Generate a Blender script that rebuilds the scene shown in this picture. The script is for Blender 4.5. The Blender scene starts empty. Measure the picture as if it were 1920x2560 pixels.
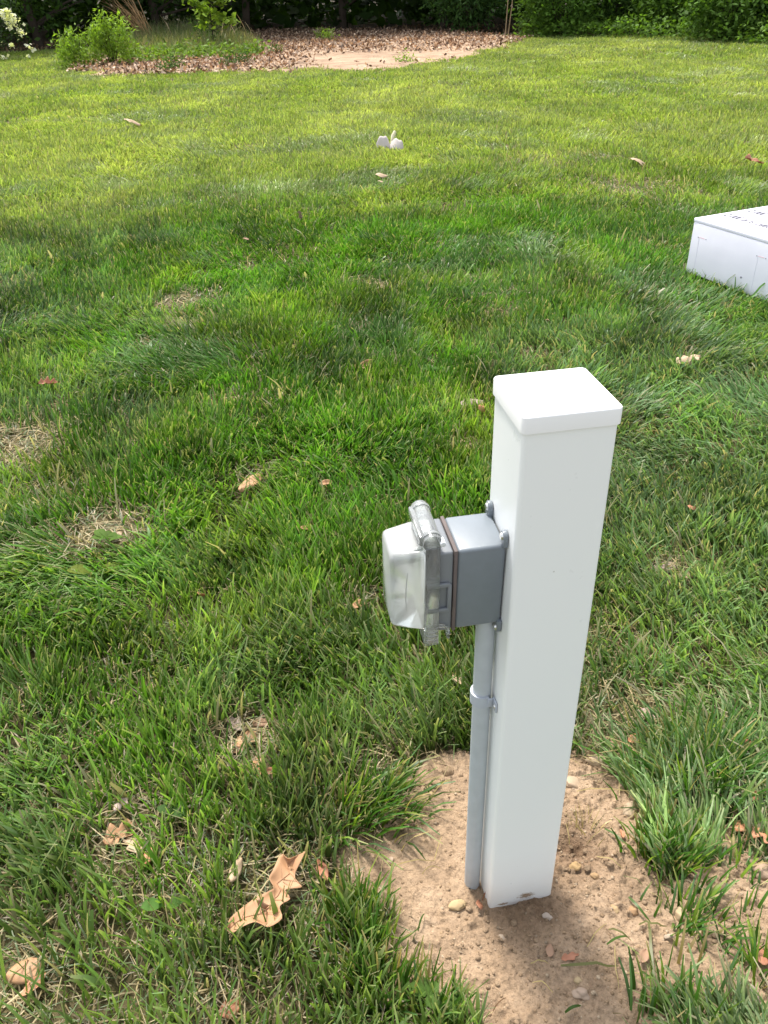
import bpy, bmesh, math, random
import numpy as np
from mathutils import Matrix, Vector
random.seed(7)
rng = np.random.default_rng(11)
R = math.radians
scene = bpy.context.scene
col = scene.collection

# ------------------------------------------------------------------ camera
CAM = np.array([0.0, 0.0, 1.5114])
PITCH, ROLL, F = R(33.003), R(1.884), 2050.0
_fw = np.array([0, math.cos(PITCH), -math.sin(PITCH)])
_up = np.array([0, math.sin(PITCH), math.cos(PITCH)])
_rt = np.array([1.0, 0, 0])
_cx = math.cos(ROLL) * _rt - math.sin(ROLL) * _up
_cy = math.sin(ROLL) * _rt + math.cos(ROLL) * _up
cam_d = bpy.data.cameras.new("camera")
cam = bpy.data.objects.new("camera", cam_d)
col.objects.link(cam)
cam_d.sensor_fit = 'VERTICAL'
cam_d.sensor_height = 36.0
cam_d.lens = F / 2560 * 36.0
cam_d.clip_start, cam_d.clip_end = 0.02, 600
cam.matrix_world = Matrix(((_cx[0], _cy[0], -_fw[0], CAM[0]), (_cx[1], _cy[1], -_fw[1], CAM[1]),
                           (_cx[2], _cy[2], -_fw[2], CAM[2]), (0, 0, 0, 1)))
scene.camera = cam

# ------------------------------------------------------------------ light
SUN_EL, SUN_AZ = R(61), R(-24)          # azimuth from +Y (the view direction) towards +X
sun_dir = Vector((math.sin(SUN_AZ) * math.cos(SUN_EL), math.cos(SUN_AZ) * math.cos(SUN_EL), math.sin(SUN_EL)))
w = bpy.data.worlds.new("World")
scene.world = w
w.use_nodes = True
nt = w.node_tree
sky = nt.nodes.new("ShaderNodeTexSky")
sky.sky_type = 'NISHITA'
sky.sun_disc = False
sky.sun_elevation = SUN_EL
sky.sun_rotation = SUN_AZ
sky.dust_density = 2.0
hs = nt.nodes.new("ShaderNodeHueSaturation")                # a hazy, half clouded sky: paler than a clear one
hs.inputs["Saturation"].default_value = 0.30
nt.links.new(sky.outputs[0], hs.inputs["Color"])
nt.links.new(hs.outputs[0], nt.nodes["Background"].inputs[0])
nt.nodes["Background"].inputs[1].default_value = 0.15
sl = bpy.data.lights.new("sun", 'SUN')
sl.energy = 2.4
sl.angle = R(10.0)                                      # sun veiled by thin haze: soft edged shadows
sl.color = (1.0, 0.95, 0.87)
so = bpy.data.objects.new("sun", sl)
col.objects.link(so)
so.rotation_euler = sun_dir.to_track_quat('Z', 'Y').to_euler()
scene.view_settings.view_transform = 'Standard'
scene.view_settings.look = 'None'
scene.view_settings.exposure = 1.42
scene.view_settings.gamma = 1.0
scene.view_settings.use_curve_mapping = False
scene.cycles.use_denoising = True
scene.cycles.max_bounces = 10
scene.cycles.transparent_max_bounces = 16
scene.cycles.caustics_reflective = False
scene.cycles.caustics_refractive = False

# ------------------------------------------------------------------ helpers
def G(px, py, z=0.0):
    """ground point (numpy) where the photograph's pixel px, py meets the height z"""
    xx, yy = (px - 960) / F, -(py - 1280) / F
    cr, sr = math.cos(ROLL), math.sin(ROLL)
    d = _fw + (cr * xx + sr * yy) * _rt + (-sr * xx + cr * yy) * _up
    return CAM + d * ((z - CAM[2]) / d[2])

def vnoise(x, y, seed=0):
    """smooth value noise in [0,1], numpy"""
    x = np.asarray(x, float); y = np.asarray(y, float)
    xi = np.floor(x).astype(np.int64); yi = np.floor(y).astype(np.int64)
    fx, fy = x - xi, y - yi
    fx = fx * fx * (3 - 2 * fx); fy = fy * fy * (3 - 2 * fy)
    def h(a, b):
        n = (a * 374761393 + b * 668265263 + seed * 982451653) & 0xffffffff
        n = ((n ^ (n >> 13)) * 1274126177) & 0xffffffff
        n = (n ^ (n >> 16)) & 0xffffffff
        return n / 4294967295.0
    return ((h(xi, yi) * (1 - fx) + h(xi + 1, yi) * fx) * (1 - fy)
            + (h(xi, yi + 1) * (1 - fx) + h(xi + 1, yi + 1) * fx) * fy)

def fbm(x, y, seed=0, octv=4):
    s, a, t = 0, 1.0, 0
    for k in range(octv):
        s = s + a * vnoise(x * 2 ** k, y * 2 ** k, seed + k * 17); t += a; a *= 0.5
    return s / t

def inside(poly, x, y):
    x = np.asarray(x); y = np.asarray(y)
    c = np.zeros(x.shape, bool)
    n = len(poly)
    for i in range(n):
        x0, y0 = poly[i]; x1, y1 = poly[(i + 1) % n]
        m = ((y0 > y) != (y1 > y)) & (x < (x1 - x0) * (y - y0) / (y1 - y0 + 1e-12) + x0)
        c ^= m
    return c

def polydist(poly, x, y):
    """signed distance, positive inside"""
    x = np.asarray(x, float); y = np.asarray(y, float)
    d = np.full(x.shape, 1e9)
    n = len(poly)
    for i in range(n):
        x0, y0 = poly[i]; x1, y1 = poly[(i + 1) % n]
        dx, dy = x1 - x0, y1 - y0
        t = np.clip(((x - x0) * dx + (y - y0) * dy) / (dx * dx + dy * dy + 1e-12), 0, 1)
        d = np.minimum(d, np.hypot(x - x0 - t * dx, y - y0 - t * dy))
    return np.where(inside(poly, x, y), d, -d)

def tag(o, label=None, cat=None, group=None, kind=None):
    if label: o['label'] = label
    if cat: o['category'] = cat
    if group: o['group'] = group
    if kind: o['kind'] = kind
    return o

def empty(name, loc=(0, 0, 0), rz=0.0):
    o = bpy.data.objects.new(name, None)
    col.objects.link(o)
    o.empty_display_size = 0.05
    o.location = loc
    o.rotation_euler = (0, 0, rz)
    return o

def link(name, me, mat=None, parent=None):
    o = bpy.data.objects.new(name, me)
    col.objects.link(o)
    if mat: me.materials.append(mat)
    if parent: o.parent = parent
    return o

def npmesh(name, verts, faces, cols=None, smooth=False):
    """faces: list of (k, array n x k)"""
    me = bpy.data.meshes.new(name)
    verts = np.asarray(verts, np.float32)
    me.vertices.add(len(verts))
    me.vertices.foreach_set("co", verts.ravel())
    if isinstance(faces, np.ndarray): faces = [faces]
    loops = np.concatenate([f.ravel() for f in faces]).astype(np.int32)
    cnt = np.concatenate([np.full(len(f), f.shape[1]) for f in faces])
    st = np.concatenate([[0], np.cumsum(cnt)[:-1]]).astype(np.int32)
    me.loops.add(len(loops)); me.loops.foreach_set("vertex_index", loops)
    me.polygons.add(len(st)); me.polygons.foreach_set("loop_start", st)
    if smooth: me.polygons.foreach_set("use_smooth", np.ones(len(st), bool))
    me.update(calc_edges=True)
    if cols is not None:
        a = me.attributes.new("Col", 'FLOAT_COLOR', 'POINT')
        c = np.ones((len(verts), 4), np.float32); c[:, :3] = cols
        a.data.foreach_set("color", c.ravel())
    return me

class MB:
    """collects shapes into one mesh"""
    def __init__(s): s.bm = bmesh.new()
    def box(s, lo, hi, bev=0.0, seg=2, M=None):
        b = bmesh.new()
        bmesh.ops.create_cube(b, size=1)
        lo, hi = Vector(lo), Vector(hi)
        for v in b.verts:
            v.co = Vector(((v.co[i] + .5) * (hi[i] - lo[i]) + lo[i]) for i in range(3))
        if bev: bmesh.ops.bevel(b, geom=b.edges[:], offset=bev, segments=seg, profile=.5, affect='EDGES')
        s._add(b, M); return s
    def cyl(s, p0, p1, r0, r1=None, seg=20, bev=0.0, cap=True):
        r1 = r0 if r1 is None else r1
        p0, p1 = Vector(p0), Vector(p1)
        b = bmesh.new()
        bmesh.ops.create_cone(b, cap_ends=cap, segments=seg, radius1=r0, radius2=r1, depth=(p1 - p0).length)
        if bev:
            e = [e for e in b.edges if len(e.link_faces) == 2 and any(len(f.verts) > 4 for f in e.link_faces)]
            bmesh.ops.bevel(b, geom=e, offset=bev, segments=2, profile=.5, affect='EDGES')
        q = (p1 - p0).to_track_quat('Z', 'Y').to_matrix().to_4x4()
        s._add(b, Matrix.Translation((p0 + p1) / 2) @ q); return s
    def tube(s, pts, rad, seg=8, closed_ends=True):
        pts = [Vector(p) for p in pts]
        n = len(pts)
        rad = [rad] * n if not hasattr(rad, '__len__') else rad
        rings = []
        side = None
        for i in range(n):
            d = (pts[min(i + 1, n - 1)] - pts[max(i - 1, 0)]).normalized()
            if side is None:
                side = d.orthogonal().normalized()
            side = (side - d * side.dot(d)).normalized()
            up = d.cross(side)
            rings.append([s.bm.verts.new(pts[i] + rad[i] * (math.cos(a) * side + math.sin(a) * up))
                          for a in [2 * math.pi * k / seg for k in range(seg)]])
        for i in range(n - 1):
            for k in range(seg):
                s.bm.faces.new((rings[i][k], rings[i][(k + 1) % seg], rings[i + 1][(k + 1) % seg], rings[i + 1][k]))
        if closed_ends:
            s.bm.faces.new(rings[0][::-1]); s.bm.faces.new(rings[-1])
        return s
    def prism(s, poly, axis, lo, hi, bev=0.0):
        """extrude a 2-D polygon along axis (0/1/2); poly gives the two other coordinates in order"""
        b = bmesh.new()
        def mk(p, h):
            c = [0, 0, 0]; o = [i for i in range(3) if i != axis]
            c[o[0]], c[o[1]], c[axis] = p[0], p[1], h
            return b.verts.new(c)
        A = [mk(p, lo) for p in poly]; B = [mk(p, hi) for p in poly]
        n = len(poly)
        b.faces.new(A); b.faces.new(B[::-1])
        for i in range(n): b.faces.new((A[i], B[i], B[(i + 1) % n], A[(i + 1) % n]))
        bmesh.ops.recalc_face_normals(b, faces=b.faces[:])
        if bev: bmesh.ops.bevel(b, geom=b.edges[:], offset=bev, segments=2, profile=.5, affect='EDGES')
        s._add(b, None); return s
    def _add(s, b, M):
        if M is not None: bmesh.ops.transform(b, matrix=M, verts=b.verts[:])
        m = bpy.data.meshes.new("tmp"); b.to_mesh(m); b.free()
        s.bm.from_mesh(m); bpy.data.meshes.remove(m)
    def build(s, name, mat, parent=None, smooth=35, normals=True):
        if normals: bmesh.ops.recalc_face_normals(s.bm, faces=s.bm.faces[:])
        me = bpy.data.meshes.new(name)
        s.bm.to_mesh(me); s.bm.free()
        o = link(name, me, mat, parent)
        if smooth:
            me.shade_smooth()
            try: me.set_sharp_from_angle(angle=R(smooth))
            except Exception: pass
        return o

# ------------------------------------------------------------------ materials
def material(name):
    m = bpy.data.materials.new(name); m.use_nodes = True
    t = m.node_tree; t.nodes.clear()
    out = t.nodes.new("ShaderNodeOutputMaterial")
    return m, t, out

def N(t, typ, **kw):
    n = t.nodes.new(typ)
    for k, v in kw.items():
        if k in n.inputs: n.inputs[k].default_value = v
        else: setattr(n, k, v)
    return n

def ramp(t, fac, stops):
    n = t.nodes.new("ShaderNodeValToRGB")
    e = n.color_ramp.elements
    while len(e) < len(stops): e.new(0.5)
    for i, (p, c) in enumerate(stops): e[i].position = p; e[i].color = (*c, 1) if len(c) == 3 else c
    if fac is not None: t.links.new(fac, n.inputs[0])
    return n

def foliage_mat(name, trans=0.45, rough=0.5, tint=(1.25, 1.3, 0.6), spec=0.3):
    m, t, out = material(name)
    at = N(t, "ShaderNodeAttribute", attribute_name="Col")
    p = N(t, "ShaderNodeBsdfPrincipled", Roughness=rough)
    p.inputs["Specular IOR Level"].default_value = spec
    tr = N(t, "ShaderNodeBsdfTranslucent")
    mul = N(t, "ShaderNodeMix", data_type='RGBA', blend_type='MULTIPLY')
    mul.inputs[0].default_value = 1.0
    mul.inputs[7].default_value = (*tint, 1)
    t.links.new(at.outputs["Color"], mul.inputs[6])
    t.links.new(at.outputs["Color"], p.inputs["Base Color"])
    t.links.new(mul.outputs[2], tr.inputs[0])
    mx = N(t, "ShaderNodeMixShader"); mx.inputs[0].default_value = trans
    t.links.new(p.outputs[0], mx.inputs[1]); t.links.new(tr.outputs[0], mx.inputs[2])
    t.links.new(mx.outputs[0], out.inputs[0])
    return m

def plain(name, c, rough=0.5, bump=0.0, scale=200, vary=0.06, metallic=0.0, coat=0.0, spec=0.5):
    m, t, out = material(name)
    p = N(t, "ShaderNodeBsdfPrincipled", Roughness=rough, Metallic=metallic)
    p.inputs["Specular IOR Level"].default_value = spec
    p.inputs["Coat Weight"].default_value = coat
    tc = N(t, "ShaderNodeTexCoord")
    nz = N(t, "ShaderNodeTexNoise", Scale=scale * .08, Detail=4.0)
    t.links.new(tc.outputs["Object"], nz.inputs["Vector"])
    rp = ramp(t, nz.outputs[0], [(0.3, [x * (1 - vary) for x in c]), (0.7, [min(1, x * (1 + vary)) for x in c])])
    t.links.new(rp.outputs[0], p.inputs["Base Color"])
    if bump:
        n2 = N(t, "ShaderNodeTexNoise", Scale=scale, Detail=3.0)
        t.links.new(tc.outputs["Object"], n2.inputs["Vector"])
        b = N(t, "ShaderNodeBump", Strength=bump, Distance=0.001)
        t.links.new(n2.outputs[0], b.inputs["Height"]); t.links.new(b.outputs[0], p.inputs["Normal"])
    t.links.new(p.outputs[0], out.inputs[0])
    return m

M_grass = foliage_mat("grass_blades", 0.42, 0.42, (1.25, 1.25, 0.55), 0.35)
M_leaf = foliage_mat("foliage", 0.38, 0.62, (1.3, 1.4, 0.5), 0.10)
M_straw = foliage_mat("dry_stems", 0.25, 0.7, (1.1, 1.0, 0.8), 0.2)
M_litter = foliage_mat("dead_leaves", 0.22, 0.7, (1.2, 0.9, 0.6), 0.2)

def soil_material(name, base, dark, pale, scale=1.0):
    m, t, out = material(name)
    p = N(t, "ShaderNodeBsdfPrincipled", Roughness=0.95)
    p.inputs["Specular IOR Level"].default_value = 0.1
    g = N(t, "ShaderNodeNewGeometry")
    at = N(t, "ShaderNodeAttribute", attribute_name="Col")
    n1 = N(t, "ShaderNodeTexNoise", Scale=9 * scale, Detail=6.0, Roughness=.65)
    n2 = N(t, "ShaderNodeTexNoise", Scale=130 * scale, Detail=5.0, Roughness=.7)
    n3 = N(t, "ShaderNodeTexVoronoi", Scale=170 * scale)
    for n in (n1, n2, n3): t.links.new(g.outputs["Position"], n.inputs["Vector"])
    r1 = ramp(t, n1.outputs[0], [(0.3, dark), (0.5, base), (0.72, pale)])
    r2 = ramp(t, n2.outputs[0], [(0.3, (.6, .58, .55)), (0.5, (1, 1, 1)), (0.7, (1.25, 1.22, 1.18))])
    mu = N(t, "ShaderNodeMix", data_type='RGBA', blend_type='MULTIPLY'); mu.inputs[0].default_value = .8
    t.links.new(r1.outputs[0], mu.inputs[6]); t.links.new(r2.outputs[0], mu.inputs[7])
    mu2 = N(t, "ShaderNodeMix", data_type='RGBA', blend_type='MULTIPLY'); mu2.inputs[0].default_value = 1
    t.links.new(mu.outputs[2], mu2.inputs[6]); t.links.new(at.outputs["Color"], mu2.inputs[7])
    t.links.new(mu2.outputs[2], p.inputs["Base Color"])
    b = N(t, "ShaderNodeBump", Strength=.95, Distance=0.006)
    t.links.new(n2.outputs[0], b.inputs["Height"])
    b2 = N(t, "ShaderNodeBump", Strength=.35, Distance=0.003)
    t.links.new(n3.outputs["Distance"], b2.inputs["Height"]); t.links.new(b.outputs[0], b2.inputs["Normal"])
    t.links.new(b2.outputs[0], p.inputs["Normal"])
    t.links.new(p.outputs[0], out.inputs[0])
    return m

M_soil = soil_material("sandy_soil", (.355, .25, .162), (.265, .185, .12), (.45, .33, .225))
M_thatch = soil_material("lawn_soil", (.10, .085, .042), (.055, .05, .024), (.20, .165, .09))
M_bed = soil_material("bed_soil", (.34, .24, .165), (.20, .135, .09), (.43, .315, .22), .25)
M_floor = soil_material("forest_soil", (.05, .035, .02), (.03, .022, .012), (.09, .06, .035), .2)

# ------------------------------------------------------------------ regions of the ground (world metres)
def GP(pts, z=0.0): return [tuple(G(a, b, z)[:2]) for a, b in pts]
SOIL = GP([(1150, 1890), (1075, 1900), (1020, 1985), (960, 2050), (860, 2105), (850, 2150), (905, 2230), (925, 2330),
           (925, 2410), (990, 2470), (1090, 2490), (1170, 2560), (1230, 2760), (1500, 2790), (1640, 2640), (1600, 2500), (1640, 2440),
           (1760, 2540), (1990, 2620), (2000, 2230), (1900, 2150), (1840, 2080), (1755, 2075), (1740, 2190), (1660, 2230),
           (1610, 2170), (1620, 2060), (1590, 1960), (1570, 1900), (1480, 1880), (1400, 1890)])
BED = GP([(215, 185), (330, 193), (480, 186), (640, 186), (760, 184), (930, 185), (1000, 176), (1050, 162), (1120, 152), (1180, 135), (1230, 122),
          (1275, 108), (1290, 97), (1240, 93), (1100, 84), (960, 80), (800, 78), (620, 84), (500, 100), (380, 128), (290, 150), (220, 165)])
POST = np.array([0.2292, 0.9791])
EDGE_Y = 27.5
def edge(x):                                          # where lawn gives way to woodland, as distance y
    return np.interp(x, [-40, -14, -11, -9, -6, -3, 0, 3, 5, 8, 11, 30], [24, 26, 26.5, 27, 28, 29, 29, 28, 27, 24.5, 22.8, 20])
BARE = [(465, 760, .19, .9), (470, 815, .14, .8), (955, 722, .10, .9), (885, 705, .09, .7), (40, 1125, .19, .9), (265, 1335, .16, .92), (560, 1010, .10, .5), (690, 1010, .09, .45), (150, 1250, .12, .5), (95, 1340, .06, .6),
        (610, 1850, .10, .95), (640, 1900, .05, .8), (1155, 1125, .07, .8), (330, 2090, .09, .75), (840, 1920, .08, .5), (960, 1930, .07, .6), (1130, 1500, .08, .5), (1200, 1560, .08, .5),
        (1690, 1420, .10, .75), (1560, 1830, .12, .85), (1650, 1790, .08, .7), (1345, 895, .12, .6), (1570, 470, .5, .5), (1340, 410, .4, .5),
        (1480, 400, .3, .45), (60, 2440, .07, .6), (560, 2520, .06, .6), (870, 2110, .05, .6), (1480, 1570, .1, .45), (1500, 1650, .1, .5),
        (30, 720, .15, .5), (420, 1600, .03, .5), (720, 2250, .04, .6), (420, 2250, .06, .5), (520, 2150, .06, .5), (1620, 620, .15, .45)]
BARE += [(690, 2225, .105, .9), (650, 2290, .07, .8), (725, 2160, .06, .8)]
# grass is pressed down where the fallen leaves lie
BARE += [(592, 2172, 0.034, .42), (1892, 2072, 0.062, .42), (1802, 1775, 0.034, .42), (1548, 1855, 0.053, .42), (1590, 1885, 0.037, .42), (1590, 1850, 0.025, .42), (1625, 1785, 0.043, .42), (1885, 1855, 0.037, .42), (1880, 1985, 0.037, .42), (300, 2085, 0.046, .42), (335, 2105, 0.037, .42), (375, 2135, 0.031, .42), (195, 2075, 0.031, .42), (303, 2008, 0.031, .42), (590, 1810, 0.037, .42), (618, 1845, 0.043, .42), (588, 1868, 0.031, .42), (645, 1915, 0.040, .42), (678, 1928, 0.022, .42), (660, 1800, 0.037, .42), (914, 917, 0.053, .42), (1180, 1007, 0.062, .42), (1210, 1022, 0.059, .42), (1130, 1030, 0.037, .42), (628, 1205, 0.081, .42), (815, 1210, 0.031, .42), (122, 962, 0.050, .42), (1722, 897, 0.087, .42), (1370, 935, 0.056, .42), (764, 1325, 0.037, .42), (503, 1490, 0.031, .42), (897, 1512, 0.040, .42), (1147, 1695, 0.034, .42), (62, 2425, 0.040, .42), (85, 2462, 0.031, .42), (575, 2520, 0.025, .42), (1200, 2260, 0.019, .42), (1375, 2375, 0.016, .42), (1425, 2392, 0.022, .42), (1555, 2085, 0.014, .42), (1895, 1475, 0.031, .42), (1730, 1268, 0.031, .42), (1670, 1415, 0.056, .42), (1710, 1440, 0.050, .42), (1905, 2385, 0.031, .42), (1610, 2390, 0.022, .42), (805, 2175, 0.037, .42), (48, 1385, 0.037, .42), (285, 1338, 0.037, .42)]
BARE = [(*G(a, b)[:2], r, s) for a, b, r, s in BARE]

def ground_z(x, y):
    d = np.hypot(x, y)
    a = np.clip((d - 1.6) / 3, 0, 1)
    return a * (0.05 * (fbm(x * .35, y * .35, 5, 3) - .5)) + np.clip((d - 8) / 10, 0, 1) * .12 * (fbm(x * .12, y * .12, 9, 2) - .5)

# ground: one sheet to the horizon, finer near the camera
gx = np.unique(np.concatenate([np.linspace(-4, 4, 81), np.linspace(-14, 14, 113), np.linspace(-300, 300, 61)]))
gy = np.unique(np.concatenate([np.linspace(-2, 6, 81), np.linspace(6, 34, 113), np.linspace(-60, 400, 47)]))
XX, YY = np.meshgrid(gx, gy)
ZZ = ground_z(XX, YY)
sd = polydist(SOIL, XX, YY)
ZZ = ZZ - 0.035 * np.clip((sd + .06) / .1, 0, 1)
def gridfaces(nx, ny):
    i = np.arange(nx - 1)[None, :] + np.arange(ny - 1)[:, None] * nx
    i = i.ravel()
    return np.stack([i, i + 1, i + 1 + nx, i + nx], 1)
fl = 0.9 + .2 * fbm(XX * 1.5, YY * 1.5, 3, 3)
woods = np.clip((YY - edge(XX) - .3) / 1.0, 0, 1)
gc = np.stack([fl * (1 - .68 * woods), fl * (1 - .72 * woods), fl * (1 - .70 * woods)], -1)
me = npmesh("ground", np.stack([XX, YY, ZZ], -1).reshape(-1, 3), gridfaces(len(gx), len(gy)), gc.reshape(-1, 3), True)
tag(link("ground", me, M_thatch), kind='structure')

# bare sandy soil round the post: a displaced sheet that dives under the lawn at its rim
sx = np.arange(-0.30, 1.0, .003); sy = np.arange(.50, 1.62, .003)
SX, SY = np.meshgrid(sx, sy)
sd = polydist(SOIL, SX, SY) + .03 * (fbm(SX * 22, SY * 22, 2, 3) - .5)
HOLE = G(1432, 2125)[:2]
SCUFF = G(1330, 2290)[:2]
def soil_z(X, Y):
    h = .012 * (fbm(X * 6, Y * 6, 21, 3) - .5) + .012 * (fbm(X * 26, Y * 26, 31, 4) - .5)
    cl = np.clip(fbm(X * 70, Y * 70, 41, 3) - .55, 0, 1)
    h = h + .045 * cl * (0.35 + 1.5 * np.clip(fbm(X * 7, Y * 7, 77, 2) - .35, 0, 1))
    h = h + (.010 + .016 * fbm(X * 45, Y * 45, 93, 3)) * np.exp(-((X - SCUFF[0]) ** 2 + (Y - SCUFF[1]) ** 2) / (2 * .026 ** 2))
    rid = 1 - np.abs(2 * fbm(X * 15, Y * 15, 51, 4) - 1) * 3
    h = h - .006 * np.clip(rid, 0, 1) ** 3 * np.clip(fbm(X * 5, Y * 5, 52, 2) * 2.5 - .9, 0, 1)
    h = h - .028 * np.exp(-((X - HOLE[0]) ** 2 + (Y - HOLE[1]) ** 2) / (2 * .022 ** 2))
    h = h - .010 * np.exp(-((X - POST[0]) ** 2 + (Y - POST[1]) ** 2) / (2 * .06 ** 2))
    h = h + .0045 * (fbm(X * 95, Y * 95, 141, 2) - .5) + .004 * np.clip(fbm(X * 48, Y * 48, 151, 2) - .62, 0, 1) * 6 * np.clip(fbm(X * 6 + 3, Y * 6, 161, 2) * 2.2 - .7, 0, 1)
    return h + .006
SZ = soil_z(SX, SY) - .05 * np.clip(-(sd) / .06, 0, 1)
soil_dark = np.exp(-((SX - SCUFF[0]) ** 2 / (2 * .045 ** 2) + (SY - SCUFF[1]) ** 2 / (2 * .03 ** 2))) + np.exp(-((SX - HOLE[0]) ** 2 + (SY - HOLE[1]) ** 2) / (2 * .04 ** 2))
soil_dark = np.clip(soil_dark * (.4 + 1.2 * fbm(SX * 40, SY * 40, 90, 3)), 0, 1)  # soil colour darkened in front of the post and round the hollow, broken by noise
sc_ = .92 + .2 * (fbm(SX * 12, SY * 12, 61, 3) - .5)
cols = np.stack([sc_ * (1 - .50 * soil_dark), sc_ * (1 - .54 * soil_dark), sc_ * (1 - .56 * soil_dark)], -1).reshape(-1, 3)
keep = (sd > -.075)
idx = gridfaces(len(sx), len(sy))
idx = idx[keep.ravel()[idx].all(1)]
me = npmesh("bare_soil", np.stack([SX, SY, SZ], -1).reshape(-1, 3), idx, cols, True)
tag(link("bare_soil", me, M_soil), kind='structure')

# the leaf covered bed at the back: soil sheet just above the lawn
bx = np.arange(-10, 6, .15); by = np.arange(15, 32, .15)
BX, BY = np.meshgrid(bx, by)
bd = polydist(BED, BX, BY) + 2.0 * (fbm(BX * .9, BY * .9, 8, 3) - .5)
BZ = ground_z(BX, BY) + .03 + .05 * fbm(BX, BY, 4, 3) - .12 * np.clip(-bd / .5, 0, 1)
idx = gridfaces(len(bx), len(by)); idx = idx[(bd > -.5).ravel()[idx].all(1)]
c = .8 + .4 * fbm(BX * .8, BY * .8, 13, 3)
me = npmesh("bed_soil", np.stack([BX, BY, BZ], -1).reshape(-1, 3), idx, np.repeat(c.reshape(-1, 1), 3, 1), True)
tag(link("bed_soil", me, M_bed), kind='structure')

# ------------------------------------------------------------------ grass
def ribbons(base, direc, length, width, bend, colr, tipc, nseg, taper=(1, .95, .8, .35), twist=None, rise=1.0):
    """curved blades. base n x 3, direc n x 2 horizontal lean, bend n = horizontal reach / length"""
    n = len(base)
    d3 = np.zeros((n, 3)); d3[:, :2] = direc
    side = np.stack([-direc[:, 1], direc[:, 0], np.zeros(n)], 1)
    if twist is not None:
        side = side * np.cos(twist)[:, None] + d3 * np.sin(twist)[:, None]
    ts = np.linspace(0, 1, nseg + 1)
    V = np.zeros((n, (nseg + 1) * 2, 3), np.float32); C = np.zeros((n, (nseg + 1) * 2, 3), np.float32)
    for k, t in enumerate(ts):
        out = bend * (0.35 * t + 0.65 * t * t) * length
        upz = length * t * np.sqrt(np.clip(1 - (bend * (0.35 + .65 * t)) ** 2 * .92, .02, 1)) * rise
        P = base + d3 * out[:, None]; P[:, 2] += upz
        tw = np.interp(t, np.linspace(0, 1, len(taper)), taper)
        o = side * (width * tw * .5)[:, None]
        V[:, 2 * k] = P - o; V[:, 2 * k + 1] = P + o
        mixv = np.clip((t - .62) / .38, 0, 1) ** 2
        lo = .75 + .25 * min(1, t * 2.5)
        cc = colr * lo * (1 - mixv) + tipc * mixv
        C[:, 2 * k] = cc; C[:, 2 * k + 1] = cc
    m = (nseg + 1) * 2
    b = (np.arange(n) * m)[:, None]
    F_ = np.concatenate([b + np.array([[2 * k, 2 * k + 1, 2 * k + 3, 2 * k + 2]]) for k in range(nseg)], 0)
    return V.reshape(-1, 3), F_, C.reshape(-1, 3)

class Acc:
    def __init__(s): s.V, s.F, s.C, s.n = [], [], [], 0
    def add(s, V, F_, C):
        s.V.append(V); s.F.append(F_ + s.n); s.C.append(C); s.n += len(V)
    def mesh(s, name, smooth=False):
        k = {}
        for f in s.F: k.setdefault(f.shape[1], []).append(f)
        return npmesh(name, np.concatenate(s.V), [np.concatenate(v) for v in k.values()], np.concatenate(s.C), smooth)

def wedge_ok(x, y): return (np.abs(x) < .50 * y + .95)

def bare_amount(x, y):
    b = np.zeros(len(x))
    for bx_, by_, r, s in BARE:
        q = ((x - bx_) ** 2 + (y - by_) ** 2) / (r * r)
        b = np.maximum(b, s * np.exp(-q * q * .7))
    return b

def lawn_ok(x, y, wob):
    ok = polydist(SOIL, x, y) < .004 + wob * .11
    u_ = (x - 1.803) * .404 - (y - 4.742) * .915; v_ = (x - 1.803) * .915 + (y - 4.742) * .404
    ok &= ~((u_ > .07) & (u_ < 1.12) & (v_ > .012) & (v_ < .93))
    far = y > 13
    if far.any():
        bdd = polydist(BED, x, y)
        ok &= ~(far & (bdd + 2.0 * (fbm(x * .9, y * .9, 8, 3) - .5) > .0 + .9 * wob))
    ok &= y < edge(x) + 0.4 + wob * 2.5
    return ok

def sample_ring(d0, d1, rho):
    """random points between two camera distances"""
    A = (d1 ** 2 - d0 ** 2) * math.pi / 2 * .62
    n = int(A * rho / .62)
    r = np.sqrt(rng.random(n) * (d1 ** 2 - d0 ** 2) + d0 ** 2); a = rng.random(n) * math.pi
    x, y = r * np.cos(a), r * np.sin(a)
    m = wedge_ok(x, y)
    return x[m], y[m]

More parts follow.
